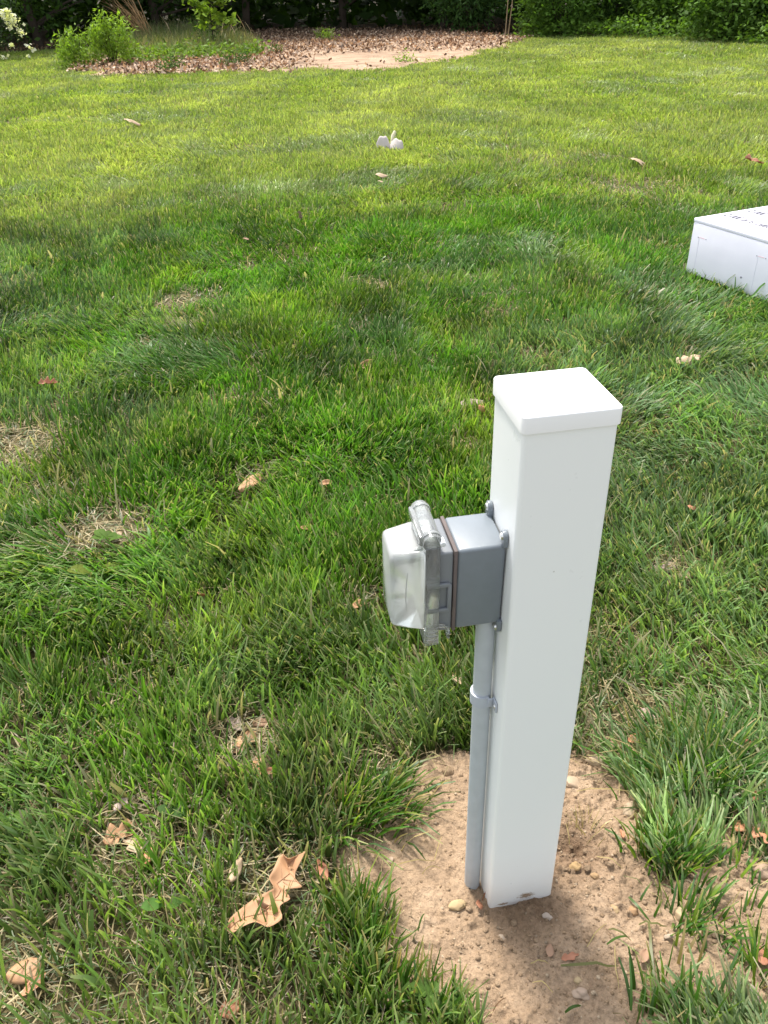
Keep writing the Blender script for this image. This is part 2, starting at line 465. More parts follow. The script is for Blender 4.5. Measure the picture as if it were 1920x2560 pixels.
def palette(x, y, u, d):
    """true colour of the grass plants: lush green, blue green, yellow green, and straw"""
    lush = np.array([.054, .140, .015]); blue = np.array([.115, .195, .085]); yel = np.array([.175, .260, .038]); straw = np.array([.40, .37, .235])
    n1 = fbm(x * .9, y * .9, 101, 3); n2 = fbm(x * 2.3, y * 2.3, 202, 3); n3 = fbm(x * .45 + 7, y * .45, 303, 3)
    wy = np.clip((n2 - .52) * 3 * np.clip(1.3 - d / 14, .35, 1) + (u - .5) * .9, 0, 1) * .7
    farness = np.clip((d - 6.3 + 2.2 * (n3 - .5)) / 2.6, 0, 1)
    wy = np.clip(wy + farness * (.62 + .5 * (n1 - .5)), 0, 1)
    right = np.clip((x / (.35 * y + .15) - .30) * 1.8, 0, 1) * np.clip((6 - d) / 3, 0, 1)
    wb = np.clip((n1 - .47) * 3.4 + (fbm(x * 5, y * 4, 707, 2) - .5) * 2 + (rng.random(len(x)) - .5) * .8, 0, 1) * .75 * (1 - farness)
    wb = np.clip(wb + right * .45, 0, .85)
    pale = np.array([.36, .41, .14]); n4 = fbm(x * .9 + 31, y * .22, 505, 3)
    yel2 = yel + (pale - yel) * np.clip(farness * (.66 + 1.3 * (n4 - .5)), 0, 1)[:, None]
    c = lush * (1 - wy[:, None]) + yel2 * wy[:, None]
    c = c * (1 - wb[:, None]) + blue * wb[:, None]
    near = np.clip((2.6 - d) / 1.6, 0, 1)[:, None]
    c = c + near * (np.array([.115, .205, .045]) - c) * np.clip(rng.random((len(x), 1)) * 1.6 - .42, 0, .9)
    c = c * (.66 + .84 * rng.random(len(x)))[:, None] * (1 + (1 - .75 * farness) * (1.5 * (fbm(x * 4.3, y * 3.0, 606, 3) - .5) + .7 * (fbm(x * 1.1, y * .8, 616, 2) - .5)))[:, None]
    c = c * (1 + near * np.array([.62, .40, .52]))
    return c, straw, farness, right

grass = Acc()
# tufts: every blade belongs to a clump that fans out from its crown
rings = [(.45, 1.0), (1.0, 1.5), (1.5, 2.2), (2.2, 3.2), (3.2, 4.5), (4.5, 6.5), (6.5, 9), (9, 13), (13, 19), (19, 31)]
NB = 0
for d0, d1 in rings:
    dm = (d0 + d1) / 2
    s = math.hypot(dm, 1.5)
    rho = np.interp(dm, [0, 3, 6], [20000, 18000, 15500]) * (1.75 / s) ** np.interp(dm, [0, 4, 12, 30], [.72, .72, .95, 1.15])
    per = 26 if dm < 4.5 else 14
    tx, ty = sample_ring(d0, d1, rho / per)
    nt_ = len(tx)
    tl = rng.random((nt_, 2)) * 2 * math.pi
    # tuft properties
    hgt = .058 + .052 * fbm(tx * 3.1, ty * 3.1, 55, 3) + .02 * (rng.random(nt_) - .5)
    hgt *= np.interp(dm, [0, 2, 5, 9, 30], [1.02, .98, .84, .74, .75])
    wind = 2 * math.pi * fbm(tx * 1.3, ty * 1.3, 66, 2) * 1.6
    lean = np.clip(.14 + .85 * (fbm(tx * 1.9 + 3, ty * 1.9, 88, 3) - .42) * 2, .03, .75)
    rightt = np.clip((tx / (.35 * ty + .15) - .30) * 1.8, 0, 1) * np.clip((5 - dm) / 3, 0, 1)
    lean = np.clip(lean + .3 * rightt, 0, .85)
    kk = rng.poisson(per, nt_)
    id_ = np.repeat(np.arange(nt_), kk)
    n = len(id_)
    rad = .020 * (s / 1.75) ** .45 + .012
    off = rng.normal(0, rad, (n, 2))
    x, y = tx[id_] + off[:, 0], ty[id_] + off[:, 1]
    wob = fbm(x * 9, y * 9, 44, 2) - .5
    bare = bare_amount(x, y)
    thin = fbm(x * 1.4 + 9, y * 1.4, 404, 4)
    keep = lawn_ok(x, y, wob) & (rng.random(n) > bare * 1.05) & (rng.random(n) > np.clip((.38 - thin) * 3.2, 0, .75))
    x, y, off, id_, bare = x[keep], y[keep], off[keep], id_[keep], bare[keep]
    n = len(x)
    d = np.hypot(x, y)
    fan = off / (np.hypot(off[:, 0], off[:, 1]) + 1e-6)[:, None]
    wdir = np.stack([np.cos(wind[id_]), np.sin(wind[id_])], 1)
    a = rng.random(n) * 2 * math.pi
    rd = np.stack([np.cos(a), np.sin(a)], 1)
    dv = fan * .55 + wdir * (lean[id_] * 1.6)[:, None] + rd * .55
    dv /= (np.hypot(dv[:, 0], dv[:, 1]) + 1e-6)[:, None]
    bend = np.clip(.12 + .30 * rng.random(n) + lean[id_] * (.3 + .6 * rng.random(n)), .05, .97)
    L = hgt[id_] * (.55 + .75 * rng.random(n))
    broad = rng.random(n) < .05
    long_ = rng.random(n) < .05
    L = np.where(long_, L * 1.55, L)
    W = (.0028 + .0044 * rng.random(n) ** 1.4) * (s / 1.75) ** np.interp(dm, [0, 4, 12, 30], [.30, .30, .50, .62])
    W = np.where(broad, W * 1.9, W)
    colr, straw, farness, right = palette(x, y, rng.random(n), d)
    dead = rng.random(n) < (.03 + .04 * right + .35 * bare)
    colr = np.where(dead[:, None], straw * (.45 + .6 * rng.random((n, 1))), colr)
    tip = colr * 1.05
    cut = rng.random(n) < (.40 if dm < 3 else .26)
    tip = np.where(cut[:, None], colr * .45 + np.array([.46, .43, .25]) * .55, tip)
    base = np.stack([x, y, ground_z(x, y) - .004], 1)
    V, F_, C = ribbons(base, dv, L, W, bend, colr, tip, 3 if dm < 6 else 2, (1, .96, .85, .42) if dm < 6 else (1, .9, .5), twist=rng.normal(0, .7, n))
    grass.add(V, F_, C); NB += n
    # thatch: short straw coloured clippings and lying blades
    if dm < 9:
        rh = 8500 * (1.75 / s) ** 1.05
        x, y = sample_ring(d0, d1, rh)
        b = bare_amount(x, y)
        keep = lawn_ok(x, y, fbm(x * 9, y * 9, 44, 2) - .5) & (rng.random(len(x)) < (.26 if dm < 2 else .13) + 1.2 * b + .24 * (fbm(x * 1.4 + 9, y * 1.4, 404, 4) < .4))
        x, y = x[keep], y[keep]; n = len(x)
        a = rng.random(n) * 2 * math.pi
        dv = np.stack([np.cos(a), np.sin(a)], 1)
        L = .03 + .06 * rng.random(n); W = (.0018 + .0018 * rng.random(n)) * (s / 1.75) ** .62
        g = rng.random(n)[:, None]
        colr = np.where(g < .72, (np.array([.44, .35, .18]) + b[keep][:, None] * np.array([.10, .09, .06])) * (.35 + .75 * rng.random((n, 1)) ** 1.5), np.array([.10, .15, .05]) * (.6 + .8 * rng.random((n, 1))))
        base = np.stack([x, y, ground_z(x, y) + .003 + .022 * rng.random(n) ** 2], 1)
        V, F_, C = ribbons(base, dv, L, W, .88 + .11 * rng.random(n), colr, colr, 2, (1, .9, .5), twist=rng.normal(0, .5, n), rise=.3 + .25 * rng.random(n))
        grass.add(V, F_, C); NB += n
n = 9000
x = rng.uniform(-.35, 1.05, n); y = rng.uniform(.5, 1.65, n)
pd = polydist(SOIL, x, y)
k = (pd > -.06) & (pd < .06) & (rng.random(n) < np.exp(-np.abs(pd + .01) / .022) * (.15 + 1.2 * np.clip(fbm(x * 8, y * 8, 700, 2) - .3, 0, 1)))
x, y = x[k], y[k]; n = len(x)
a = rng.random(n) * 2 * math.pi
colr = np.where(rng.random((n, 1)) < .75, np.array([.42, .34, .19]) * (.4 + .7 * rng.random((n, 1))), np.array([.10, .16, .045]))
grass.add(*ribbons(np.stack([x, y, soil_z(x, y) + .002 + .008 * rng.random(n)], 1), np.stack([np.cos(a), np.sin(a)], 1), .02 + .05 * rng.random(n), .0014 + .0016 * rng.random(n), .93 + .06 * rng.random(n), colr, colr, 2, (1, .9, .5), twist=rng.normal(0, .5, n)))
# tufts standing in and round the bare soil (pixel anchored clumps become world positions)
def clump(px, py, nb, rad, h, lean_dir, lean, blue=.3, yel=.2, spread=.55, wmul=1.0, dead=.1):
    c = G(px, py)
    off = rng.normal(0, rad, (nb, 2)) * np.array([1.0, .8])
    a = rng.random(nb) * 2 * math.pi
    fan = off / (np.hypot(off[:, 0], off[:, 1]) + 1e-6)[:, None]
    dv = fan * spread + np.array([math.cos(lean_dir), math.sin(lean_dir)]) * lean * 1.6 + np.stack([np.cos(a), np.sin(a)], 1) * .4
    dv /= np.hypot(dv[:, 0], dv[:, 1])[:, None]
    bend = np.clip(.1 + .4 * rng.random(nb) + lean * rng.random(nb), .05, .96)
    L = h * (.5 + .8 * rng.random(nb)); W = (.0030 + .0038 * rng.random(nb)) * wmul
    lush = np.array([.054, .140, .015]); bl = np.array([.085, .175, .052]); ye = np.array([.165, .265, .028]); straw = np.array([.46, .37, .17])
    r = rng.random(nb)[:, None]
    colr = np.where(r < blue, bl, np.where(r < blue + yel, ye, lush)) * (.6 + .8 * rng.random((nb, 1)))
    colr = np.where(rng.random(nb)[:, None] < dead, straw * (.5 + .6 * rng.random((nb, 1))), colr)
    tip = np.where(rng.random(nb)[:, None] < .4, colr * .35 + straw * .62, colr)
    x, y = c[0] + off[:, 0], c[1] + off[:, 1]
    base = np.stack([x, y, np.zeros(nb) - .004], 1)
    grass.add(*ribbons(base, dv, L, W, bend, colr, tip, 3, (1, .96, .85, .4), twist=rng.normal(0, .7, nb)))
clump(1640, 2130, 150, .030, .085, 1.6, .15, .1, .2)
clump(1700, 2165, 90, .025, .075, .3, .2, .1, .25)
clump(1700, 1960, 230, .055, .115, 2.6, .45, .5, .1)
clump(1780, 1930, 220, .06, .115, .4, .4, .35, .15)
clump(1640, 1880, 140, .045, .10, 2.8, .5, .6, .1)
clump(1720, 2290, 60, .03, .075, .8, .5, .2, .2)
clump(1760, 2330, 34, .04, .06, .4, .6, .2, .2)
clump(1900, 2430, 40, .02, .09, 1.2, .4, .1, .3)
clump(1850, 2370, 26, .05, .05, 1.0, .7, .2, .2)
clump(1690, 2470, 18, .03, .08, .9, .5, .3, .2)
clump(1630, 2540, 22, .03, .09, 1.0, .5, .3, .2)
clump(1740, 2580, 18, .03, .09, .8, .5, .3, .2)
clump(1870, 2160, 90, .045, .055, 1.0, .7, .3, .3)
clump(960, 2020, 160, .045, .10, -.25, .55, .2, .25)
clump(880, 2060, 160, .045, .10, -.25, .55, .1, .25)
clump(905, 2400, 130, .03, .085, 1.2, .2, .1, .3)
clump(880, 2300, 100, .03, .085, 1.3, .2, .1, .3)
clump(960, 2490, 130, .035, .085, 1.4, .2, .1, .3)
clump(1080, 2545, 60, .03, .08, 1.2, .25, .1, .3)
clump(1470, 2085, 26, .02, .05, 1.0, .5, 0, .1, dead=.9, wmul=.4)
# single loose blades and dry stems lying on the soil
def loose(p0, p1, wd, c, lift=.012, arch=.01):
    a, b = G(*p0), G(*p1)
    ts = np.linspace(0, 1, 6)
    P = a[None] + (b - a)[None] * ts[:, None]
    d = (b - a)[:2] / np.linalg.norm((b - a)[:2]); s_ = np.array([-d[1], d[0], 0])
    P[:, :2] += (np.array([-d[1], d[0]]) * arch)[None] * np.sin(ts * math.pi)[:, None]
    P[:, 2] = soil_z(P[:, 0], P[:, 1]) + lift * (.4 + np.sin(ts * math.pi))
    wv = wd * np.array([.6, 1, 1, .95, .7, .2])
    V = np.empty((12, 3)); V[0::2] = P - s_ * wv[:, None] / 2; V[1::2] = P + s_ * wv[:, None] / 2 + np.array([0, 0, .0012])
    F_ = np.array([[2 * k, 2 * k + 1, 2 * k + 3, 2 * k + 2] for k in range(5)])
    grass.add(V, F_, np.tile(np.array(c) * (.8 + .4 * rng.random()), (12, 1)))
GRN, STR, OLV = (.06, .12, .02), (.5, .4, .2), (.16, .17, .06)
for p0, p1, wd, c in [((935, 2415), (1050, 2330), .004, GRN), ((1045, 2340), (1062, 2292), .003, GRN), ((1400, 2425), (1545, 2422), .005, OLV), ((1535, 2375), (1545, 2485), .002, STR),
                      ((1465, 2380), (1515, 2315), .002, STR), ((1015, 2115), (1065, 2162), .004, GRN), ((985, 2175), (1085, 2165), .002, STR), ((1085, 2165), (1105, 2100), .002, STR), ((1055, 2195), (1100, 2182), .0015, STR),
                      ((915, 2135), (985, 2175), .002, STR), ((1510, 2080), (1580, 2140), .004, GRN), ((1440, 1990), (1600, 1990), .002, STR), ((1570, 1995), (1690, 2000), .002, STR), ((1620, 2310), (1640, 2500), .005, OLV),
                      ((1570, 2250), (1625, 2310), .005, GRN), ((1410, 2545), (1450, 2525), .005, GRN), ((1595, 2320), (1665, 2322), .003, OLV), ((940, 2300), (938, 2390), .002, STR), ((1565, 2440), (1620, 2470), .002, STR), ((1330, 2465), (1380, 2495), .0015, STR),
                      ((1010, 2415), (1030, 2430), .006, GRN), ((1010, 2450), (1050, 2445), .004, (.3, .33, .1)), ((1325, 2420), (1370, 2418), .002, STR), ((1720, 2080), (1800, 2140), .002, STR), ((1800, 2520), (1830, 2560), .004, GRN), ((1800, 2400), (1850, 2560), .003, OLV),
                      ((1515, 2370), (1570, 2350), .004, GRN), ((1520, 2330), (1575, 2358), .003, OLV), ((1490, 2150), (1555, 2185), .002, STR), ((1810, 2330), (1900, 2335), .003, GRN), ((1230, 2540), (1265, 2505), .0018, (.2, .12, .07)), ((1205, 2260), (1230, 2205), .002, (.25, .1, .05)),
                      ((790, 2135), (545, 2190), .003, (.55, .5, .25)), ((620, 2250), (710, 2150), .0025, (.5, .5, .2))]:
    loose(p0, p1, wd, c, arch=.008 * (rng.random() - .5))
GRASS = tag(link("grass", grass.mesh("grass"), M_grass), kind='stuff')
print("blades", NB)

# gravel and crumbs of soil: uncountable
def stones(acc, x, y, z, r, colr, sub=1, flat=.7):
    b = bmesh.new(); bmesh.ops.create_icosphere(b, subdivisions=sub, radius=1)
    bv = np.array([v.co[:] for v in b.verts]); bf = np.array([[v.index for v in f.verts] for f in b.faces]); b.free()
    n = len(x)
    nz = 1 + (.38 if sub == 1 else .26) * (rng.random((n, len(bv))) - .5)
    S = np.stack([r * (.75 + .5 * rng.random(n)), r * (.75 + .5 * rng.random(n)), r * flat * (.7 + .6 * rng.random(n))], 1)
    V = bv[None] * nz[..., None] * S[:, None]
    a = rng.random(n) * 6.283; ca, sa = np.cos(a)[:, None], np.sin(a)[:, None]
    V = np.stack([V[..., 0] * ca - V[..., 1] * sa, V[..., 0] * sa + V[..., 1] * ca, V[..., 2]], -1)
    V += np.stack([x, y, z], 1)[:, None]
    F_ = (bf[None] + (np.arange(n) * len(bv))[:, None, None]).reshape(-1, 3)
    acc.add(V.reshape(-1, 3), F_, np.repeat(colr, len(bv), 0))
gv = Acc()
n = 30000
x = rng.uniform(-.28, .95, n); y = rng.uniform(.52, 1.55, n)
dn = fbm(x * 7, y * 7, 77, 2)
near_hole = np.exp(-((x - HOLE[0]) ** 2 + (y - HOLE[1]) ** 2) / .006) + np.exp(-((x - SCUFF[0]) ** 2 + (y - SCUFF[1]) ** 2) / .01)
k = (polydist(SOIL, x, y) > 0) & (rng.random(n) < .12 + 1.3 * np.clip(dn - .4, 0, 1) + .5 * near_hole)
x, y, near_hole = x[k], y[k], near_hole[k]; n = len(x)
r = .0010 + .0034 * rng.random(n) ** 5
tone = np.where(rng.random((n, 1)) < .25, np.array([.47, .36, .25]), np.array([.36, .25, .155])) * (.75 + .4 * rng.random((n, 1)))
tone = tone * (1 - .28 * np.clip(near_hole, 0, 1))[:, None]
stones(gv, x, y, soil_z(x, y) + r * .05, r, tone, flat=.55)
# crumbly clods of the dug soil, thickest in the hollow, at the foot of the post and along the upper rim
n = 9000
x = rng.uniform(-.28, .95, n); y = rng.uniform(.52, 1.55, n)
cl_ = np.clip(fbm(x * 6 + 5, y * 6, 177, 3) - .50, 0, 1) * 1.5
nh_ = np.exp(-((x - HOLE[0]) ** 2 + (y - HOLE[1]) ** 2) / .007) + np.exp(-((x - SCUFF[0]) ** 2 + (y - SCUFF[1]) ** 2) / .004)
ps_ = polydist(SOIL, x, y)
k = (ps_ > -.01) & (rng.random(n) < .03 + cl_ + .45 * nh_ + .22 * np.exp(-np.clip(ps_, 0, 1) / .03)) & (np.hypot(x - POST[0], y - POST[1]) > .095)
x, y, nh_ = x[k], y[k], nh_[k]; n = len(x)
r = .0016 + .0050 * rng.random(n) ** 3.2
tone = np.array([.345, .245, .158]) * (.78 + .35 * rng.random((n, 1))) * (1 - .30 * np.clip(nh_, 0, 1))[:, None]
stones(gv, x, y, soil_z(x, y) + r * .12, r, tone, sub=2, flat=.62)
M_stone = soil_material("stone", (.9, .9, .9), (.75, .75, .75), (1.05, 1.05, 1.05))
tag(link("gravel", gv.mesh("gravel"), M_stone), kind='stuff')

# ------------------------------------------------------------------ post, meter style outlet box, conduit
AL = R(-170.7378)                                       # outward direction of the post's left face
RZ = R(9.2622)
m, t, out = material("white_vinyl")
p = N(t, "ShaderNodeBsdfPrincipled", Roughness=.32)
p.inputs["Specular IOR Level"].default_value = .45
tc = N(t, "ShaderNodeTexCoord")
sp = N(t, "ShaderNodeSeparateXYZ"); t.links.new(tc.outputs["Object"], sp.inputs[0])
# scuffs of mud just above the soil, on the face towards the path
n1 = N(t, "ShaderNodeTexNoise", Scale=170.0, Detail=6.0, Roughness=.75)
n2 = N(t, "ShaderNodeTexNoise", Scale=26.0, Detail=2.0)
mp = N(t, "ShaderNodeMapping"); mp.inputs["Scale"].default_value = (1, 1, 2.2)
t.links.new(tc.outputs["Object"], mp.inputs[0]); t.links.new(mp.outputs[0], n1.inputs["Vector"]); t.links.new(tc.outputs["Object"], n2.inputs["Vector"])
def gauss(axis, c, wd):
    a = N(t, "ShaderNodeMath", operation='SUBTRACT'); a.inputs[1].default_value = c; t.links.new(sp.outputs[axis], a.inputs[0])
    b = N(t, "ShaderNodeMath", operation='DIVIDE'); b.inputs[1].default_value = wd; t.links.new(a.outputs[0], b.inputs[0])
    q = N(t, "ShaderNodeMath", operation='POWER'); q.inputs[1].default_value = 2.0; t.links.new(b.outputs[0], q.inputs[0])
    e = N(t, "ShaderNodeMath", operation='MULTIPLY'); e.inputs[1].default_value = -1.0; t.links.new(q.outputs[0], e.inputs[0])
    g = N(t, "ShaderNodeMath", operation='EXPONENT'); t.links.new(e.outputs[0], g.inputs[0]); return g
def mul(a, b):
    q = N(t, "ShaderNodeMath", operation='MULTIPLY'); t.links.new(a.outputs[0], q.inputs[0]); t.links.new(b.outputs[0], q.inputs[1]); return q
def add(a, b):
    q = N(t, "ShaderNodeMath", operation='ADD'); t.links.new(a.outputs[0], q.inputs[0]); t.links.new(b.outputs[0], q.inputs[1]); return q
sm = add(mul(gauss(0, .010, .022), gauss(2, .024, .011)), mul(gauss(0, -.036, .016), gauss(2, .010, .005)))
sm = mul(sm, gauss(1, -.0635, .01))
hz = N(t, "ShaderNodeMath", operation='MULTIPLY'); hz.inputs[1].default_value = .41; t.links.new(sm.outputs[0], hz.inputs[0])
sm2 = add(hz, n1)
rp = ramp(t, sm2.outputs[0], [(.72, (0, 0, 0)), (.86, (1, 1, 1))])
mx = N(t, "ShaderNodeMix", data_type='RGBA')
t.links.new(rp.outputs[0], mx.inputs[0]); mx.inputs[6].default_value = (.80, .815, .81, 1); mx.inputs[7].default_value = (.22, .14, .08, 1)
# a thin veil of dust near the soil, a few specks, faint rub marks in the gloss
du = N(t, "ShaderNodeMapRange"); du.inputs[1].default_value = .16; du.inputs[2].default_value = 0.0; du.inputs[3].default_value = 0.0; du.inputs[4].default_value = .34
t.links.new(sp.outputs[2], du.inputs[0])
n3 = N(t, "ShaderNodeTexNoise", Scale=14.0, Detail=5.0, Roughness=.65); t.links.new(tc.outputs["Object"], n3.inputs["Vector"])
dq = N(t, "ShaderNodeMath", operation='MULTIPLY'); t.links.new(du.outputs[0], dq.inputs[0]); t.links.new(n3.outputs[0], dq.inputs[1])
m2 = N(t, "ShaderNodeMix", data_type='RGBA'); t.links.new(dq.outputs[0], m2.inputs[0]); t.links.new(mx.outputs[2], m2.inputs[6]); m2.inputs[7].default_value = (.52, .40, .28, 1)
vo = N(t, "ShaderNodeTexVoronoi", Scale=22.0); t.links.new(tc.outputs["Object"], vo.inputs["Vector"])
vr = ramp(t, vo.outputs["Distance"], [(.022, (.55, .55, .55)), (.04, (0, 0, 0))])
m3 = N(t, "ShaderNodeMix", data_type='RGBA'); t.links.new(vr.outputs[0], m3.inputs[0]); t.links.new(m2.outputs[2], m3.inputs[6]); m3.inputs[7].default_value = (.34, .31, .28, 1)
rr = ramp(t, n3.outputs[0], [(.3, (.26, .26, .26)), (.7, (.40, .40, .40))]); t.links.new(rr.outputs[0], p.inputs["Roughness"])
t.links.new(m3.outputs[2], p.inputs["Base Color"]); t.links.new(p.outputs[0], out.inputs[0])
M_vinyl = m
post = empty("fence_post", (POST[0], POST[1], 0), RZ)
tag(post, "square white vinyl post standing in bare sandy soil", "post")
h2 = .0635
b = bmesh.new(); bmesh.ops.create_cube(b, size=1)
for v in b.verts: v.co = Vector((v.co.x * .127, v.co.y * .127, (v.co.z + .5) * 1.105 - .06))
ve = [e for e in b.edges if abs(e.verts[0].co.z - e.verts[1].co.z) > .5]
bmesh.ops.bevel(b, geom=ve, offset=.0075, segments=5, profile=.5, affect='EDGES')
q = MB(); q._add(b, None); q.build("post_sleeve", M_vinyl, post, 40)
# cap: shallow lid, hollow underneath
b = bmesh.new(); bmesh.ops.create_cube(b, size=1)
for v in b.verts: v.co = Vector((v.co.x * .1325, v.co.y * .1325, (v.co.z + .5) * .0235 + 1.0315))
ve = [e for e in b.edges if abs(e.verts[0].co.z - e.verts[1].co.z) > .01]
bmesh.ops.bevel(b, geom=ve, offset=.008, segments=5, profile=.5, affect='EDGES')
te = [e for e in b.edges if min(v.co.z for v in e.verts) > 1.054]
bmesh.ops.bevel(b, geom=te, offset=.0022, segments=3, profile=.5, affect='EDGES')
q = MB(); q._add(b, None); q.build("post_cap", plain("white_cap", (.82, .82, .82), .3, vary=.01), post, 40)

M_gray = plain("gray_plastic", (.165, .188, .21), .38, .05, 900, .03)
M_gray_cover = plain("gray_cover", (.17, .182, .197), .4, .05, 900, .03)
M_conduit = plain("conduit_gray", (.41, .44, .465), .42, .03, 500, .05)
M_gasket = plain("gasket", (.12, .095, .088), .8, .1, 600, .1)
M_steel = plain("zinc_screw", (.62, .62, .60), .3, .1, 800, .1, metallic=.9)
def clear_mat(name, alpha, frost):
    m, t, out = material(name)
    gl = N(t, "ShaderNodeBsdfGlossy", Roughness=.12); gl.inputs[0].default_value = (1, 1, 1, 1)
    tp = N(t, "ShaderNodeBsdfTransparent"); tp.inputs[0].default_value = (.96, .98, .97, 1)
    tl = N(t, "ShaderNodeBsdfTranslucent"); tl.inputs[0].default_value = (.97, .98, .965, 1)
    df = N(t, "ShaderNodeBsdfDiffuse"); df.inputs[0].default_value = (.93, .945, .94, 1)
    a = N(t, "ShaderNodeMixShader"); a.inputs[0].default_value = .5
    t.links.new(tl.outputs[0], a.inputs[1]); t.links.new(df.outputs[0], a.inputs[2])
    lw = N(t, "ShaderNodeLayerWeight", Blend=.35)                 # longer path through the wall at grazing angles: milkier
    ml = N(t, "ShaderNodeMath", operation='MULTIPLY_ADD'); ml.inputs[1].default_value = .42; ml.inputs[2].default_value = frost
    t.links.new(lw.outputs["Facing"], ml.inputs[0])
    c = N(t, "ShaderNodeMixShader"); t.links.new(ml.outputs[0], c.inputs[0])
    t.links.new(tp.outputs[0], c.inputs[1]); t.links.new(a.outputs[0], c.inputs[2])
    fr = N(t, "ShaderNodeFresnel", IOR=1.5)
    d = N(t, "ShaderNodeMixShader"); t.links.new(fr.outputs[0], d.inputs[0])
    t.links.new(c.outputs[0], d.inputs[1]); t.links.new(gl.outputs[0], d.inputs[2])
    t.links.new(d.outputs[0], out.inputs[0])
    return m
M_clear = clear_mat("clear_plastic", 0, .13)
M_frost = clear_mat("frosted_plastic", 0, .36)

Of = POST + h2 * np.array([math.cos(AL), math.sin(AL)])     # foot of the left face
outlet = empty("outlet_box", (Of[0], Of[1], 0), AL)          # local x = out of the face, y = towards the camera, z = up
outlet["label"] = "gray weatherproof outlet box with bulging clear cover on the white post"; outlet["category"] = "outlet box"
TILT = Matrix.Translation((0, -.010, .77)) @ Matrix.Rotation(R(-2.5), 4, 'X') @ Matrix.Translation((0, .010, -.77))
def part(mb, name, mat, parent=outlet, sm=35):
    bmesh.ops.transform(mb.bm, matrix=TILT, verts=mb.bm.verts[:])
    return mb.build(name, mat, parent, sm)
V0, V1, W0, W1 = -.052, .032, .697, .845
body = part(MB().box((.002, V0, W0), (.072, V1, W1), .005, 3), "box_body", M_gray)
for v, wz in ((V0 + .004, W1 + .012), (V1 - .006, W1 + .012), (V0 + .004, W0 - .010), (V1 - .004, W0 - .010)):
    mb = MB().cyl((.0005, v, wz), (.008, v, wz), .0085, bev=.0015)
    s_ = 1 if wz > .77 else -1
    mb.box((.0005, v - .0085, min(wz, wz - s_ * .016)), (.0078, v + .0085, max(wz, wz - s_ * .016)), .001)
    ear = part(mb, "mounting_ear", M_gray)
    part(MB().cyl((.008, v, wz), (.0105, v, wz), .0062, .0045, 16), "screw", M_steel, ear)
part(MB().box((.0722, V0 - .0012, W0 - .0012), (.0775, V1 + .0012, W1 + .0012), .001), "gasket", M_gasket)
cov = part(MB().box((.0777, V0, W0), (.104, V1, W1), .004, 3), "cover_base", M_gray_cover)
# receptacle seen dimly through the lid
part(MB().box((.1043, V0 + .006, W0 + .007), (.1058, V1 - .006, W1 - .008), .0006), "lid_reflector", plain("reflector_white", (.78, .79, .79), .4, vary=.01))  # pale plate added behind the receptacle to brighten the lid from inside
rc = part(MB().box((.1060, -.030, .735), (.112, .010, .807), .004), "receptacle", plain("receptacle_gray", (.6, .61, .61), .4, vary=.02))
# side bracket (grey rounded frame for a padlock) on the near side
mb = MB()
br = []
mb.box((.083, V1 + .0005, .786), (.116, V1 + .0055, .793), .0015); mb.box((.083, V1 + .0005, .739), (.116, V1 + .0055, .746), .0015); mb.box((.0805, V1 + .0005, .742), (.0865, V1 + .0055, .790), .0015)
part(mb, "side_bracket", M_gray_cover)
# clear rim of the cover
mb = MB()
U0, U1, A0, A1, B0, B1, th = .0985, .1195, V0 - .006, V1 + .0065, W0 - .020, W1 + .014, .0035
mb.box((U0, A0, B0), (U1, A0 + th, B1), .0012); mb.box((U0, A1 - th, B0), (U1, A1, B1), .0012)
mb.box((U0, A0 + th + .0003, B1 - th), (U1, A1 - th - .0003, B1), .0012); mb.box((U0, A0 + th + .0003, B0), (U1, A1 - th - .0003, B0 + th), .0012)
mb.box((U1 - .003, A0 + th + .0003, B0 + th + .0003), (U1 - .0005, A1 - th - .0003, W0 + .004), .0008)
rim = part(mb, "clear_rim", M_clear)
# bulging lid: a thin frustum shell with rounded corners
def rrect(y0, y1, z0, z1, r, k=5):
    P = []
    for cy, cz, a0 in ((y1 - r, z1 - r, 0), (y0 + r, z1 - r, 90), (y0 + r, z0 + r, 180), (y1 - r, z0 + r, 270)):
        for i in range(k + 1):
            a = R(a0 + 90 * i / k); P.append((cy + r * math.cos(a), cz + r * math.sin(a)))
    return P
def shell(secs, cap=True):
    bm = bmesh.new(); prev = None
    for u, pr in secs:
        ring = [bm.verts.new((u, a, b_)) for a, b_ in rrect(*pr)]
        if prev:
            n = len(ring)
            for i in range(n): bm.faces.new((prev[i], prev[(i + 1) % n], ring[(i + 1) % n], ring[i]))
        prev = ring
    if cap: bm.faces.new(prev)
    return bm
LV0, LV1, LW0, LW1 = V0 - .002, V1 - .001, W0 + .004, W1 + .002
mb = MB(); mb.bm.free()
mb.bm = shell([(.1196, (LV0, LV1, LW0, LW1, .008)), (.140, (LV0 + .003, LV1 - .003, LW0 + .003, LW1 - .002, .009)), (.160, (LV0 + .006, LV1 - .0065, LW0 + .008, LW1 - .004, .010)),
               (.1645, (LV0 + .0075, LV1 - .0085, LW0 + .010, LW1 - .0065, .009)), (.1665, (LV0 + .011, LV1 - .012, LW0 + .014, LW1 - .011, .008))])
bmesh.ops.transform(mb.bm, matrix=TILT, verts=mb.bm.verts[:])
lid = mb.build("clear_lid", M_frost, outlet, 50)
mb = MB()
mb.tube([(.1445, LV1 - .0025, .742), (.1460, LV1 - .0020, .765), (.1452, LV1 - .0022, .79), (.1432, LV1 - .0025, .815)], [.0003, .0007, .0007, .0003], 6)
part(mb, "lid_ridge", plain("ridge_gray", (.36, .37, .36), .5), lid)
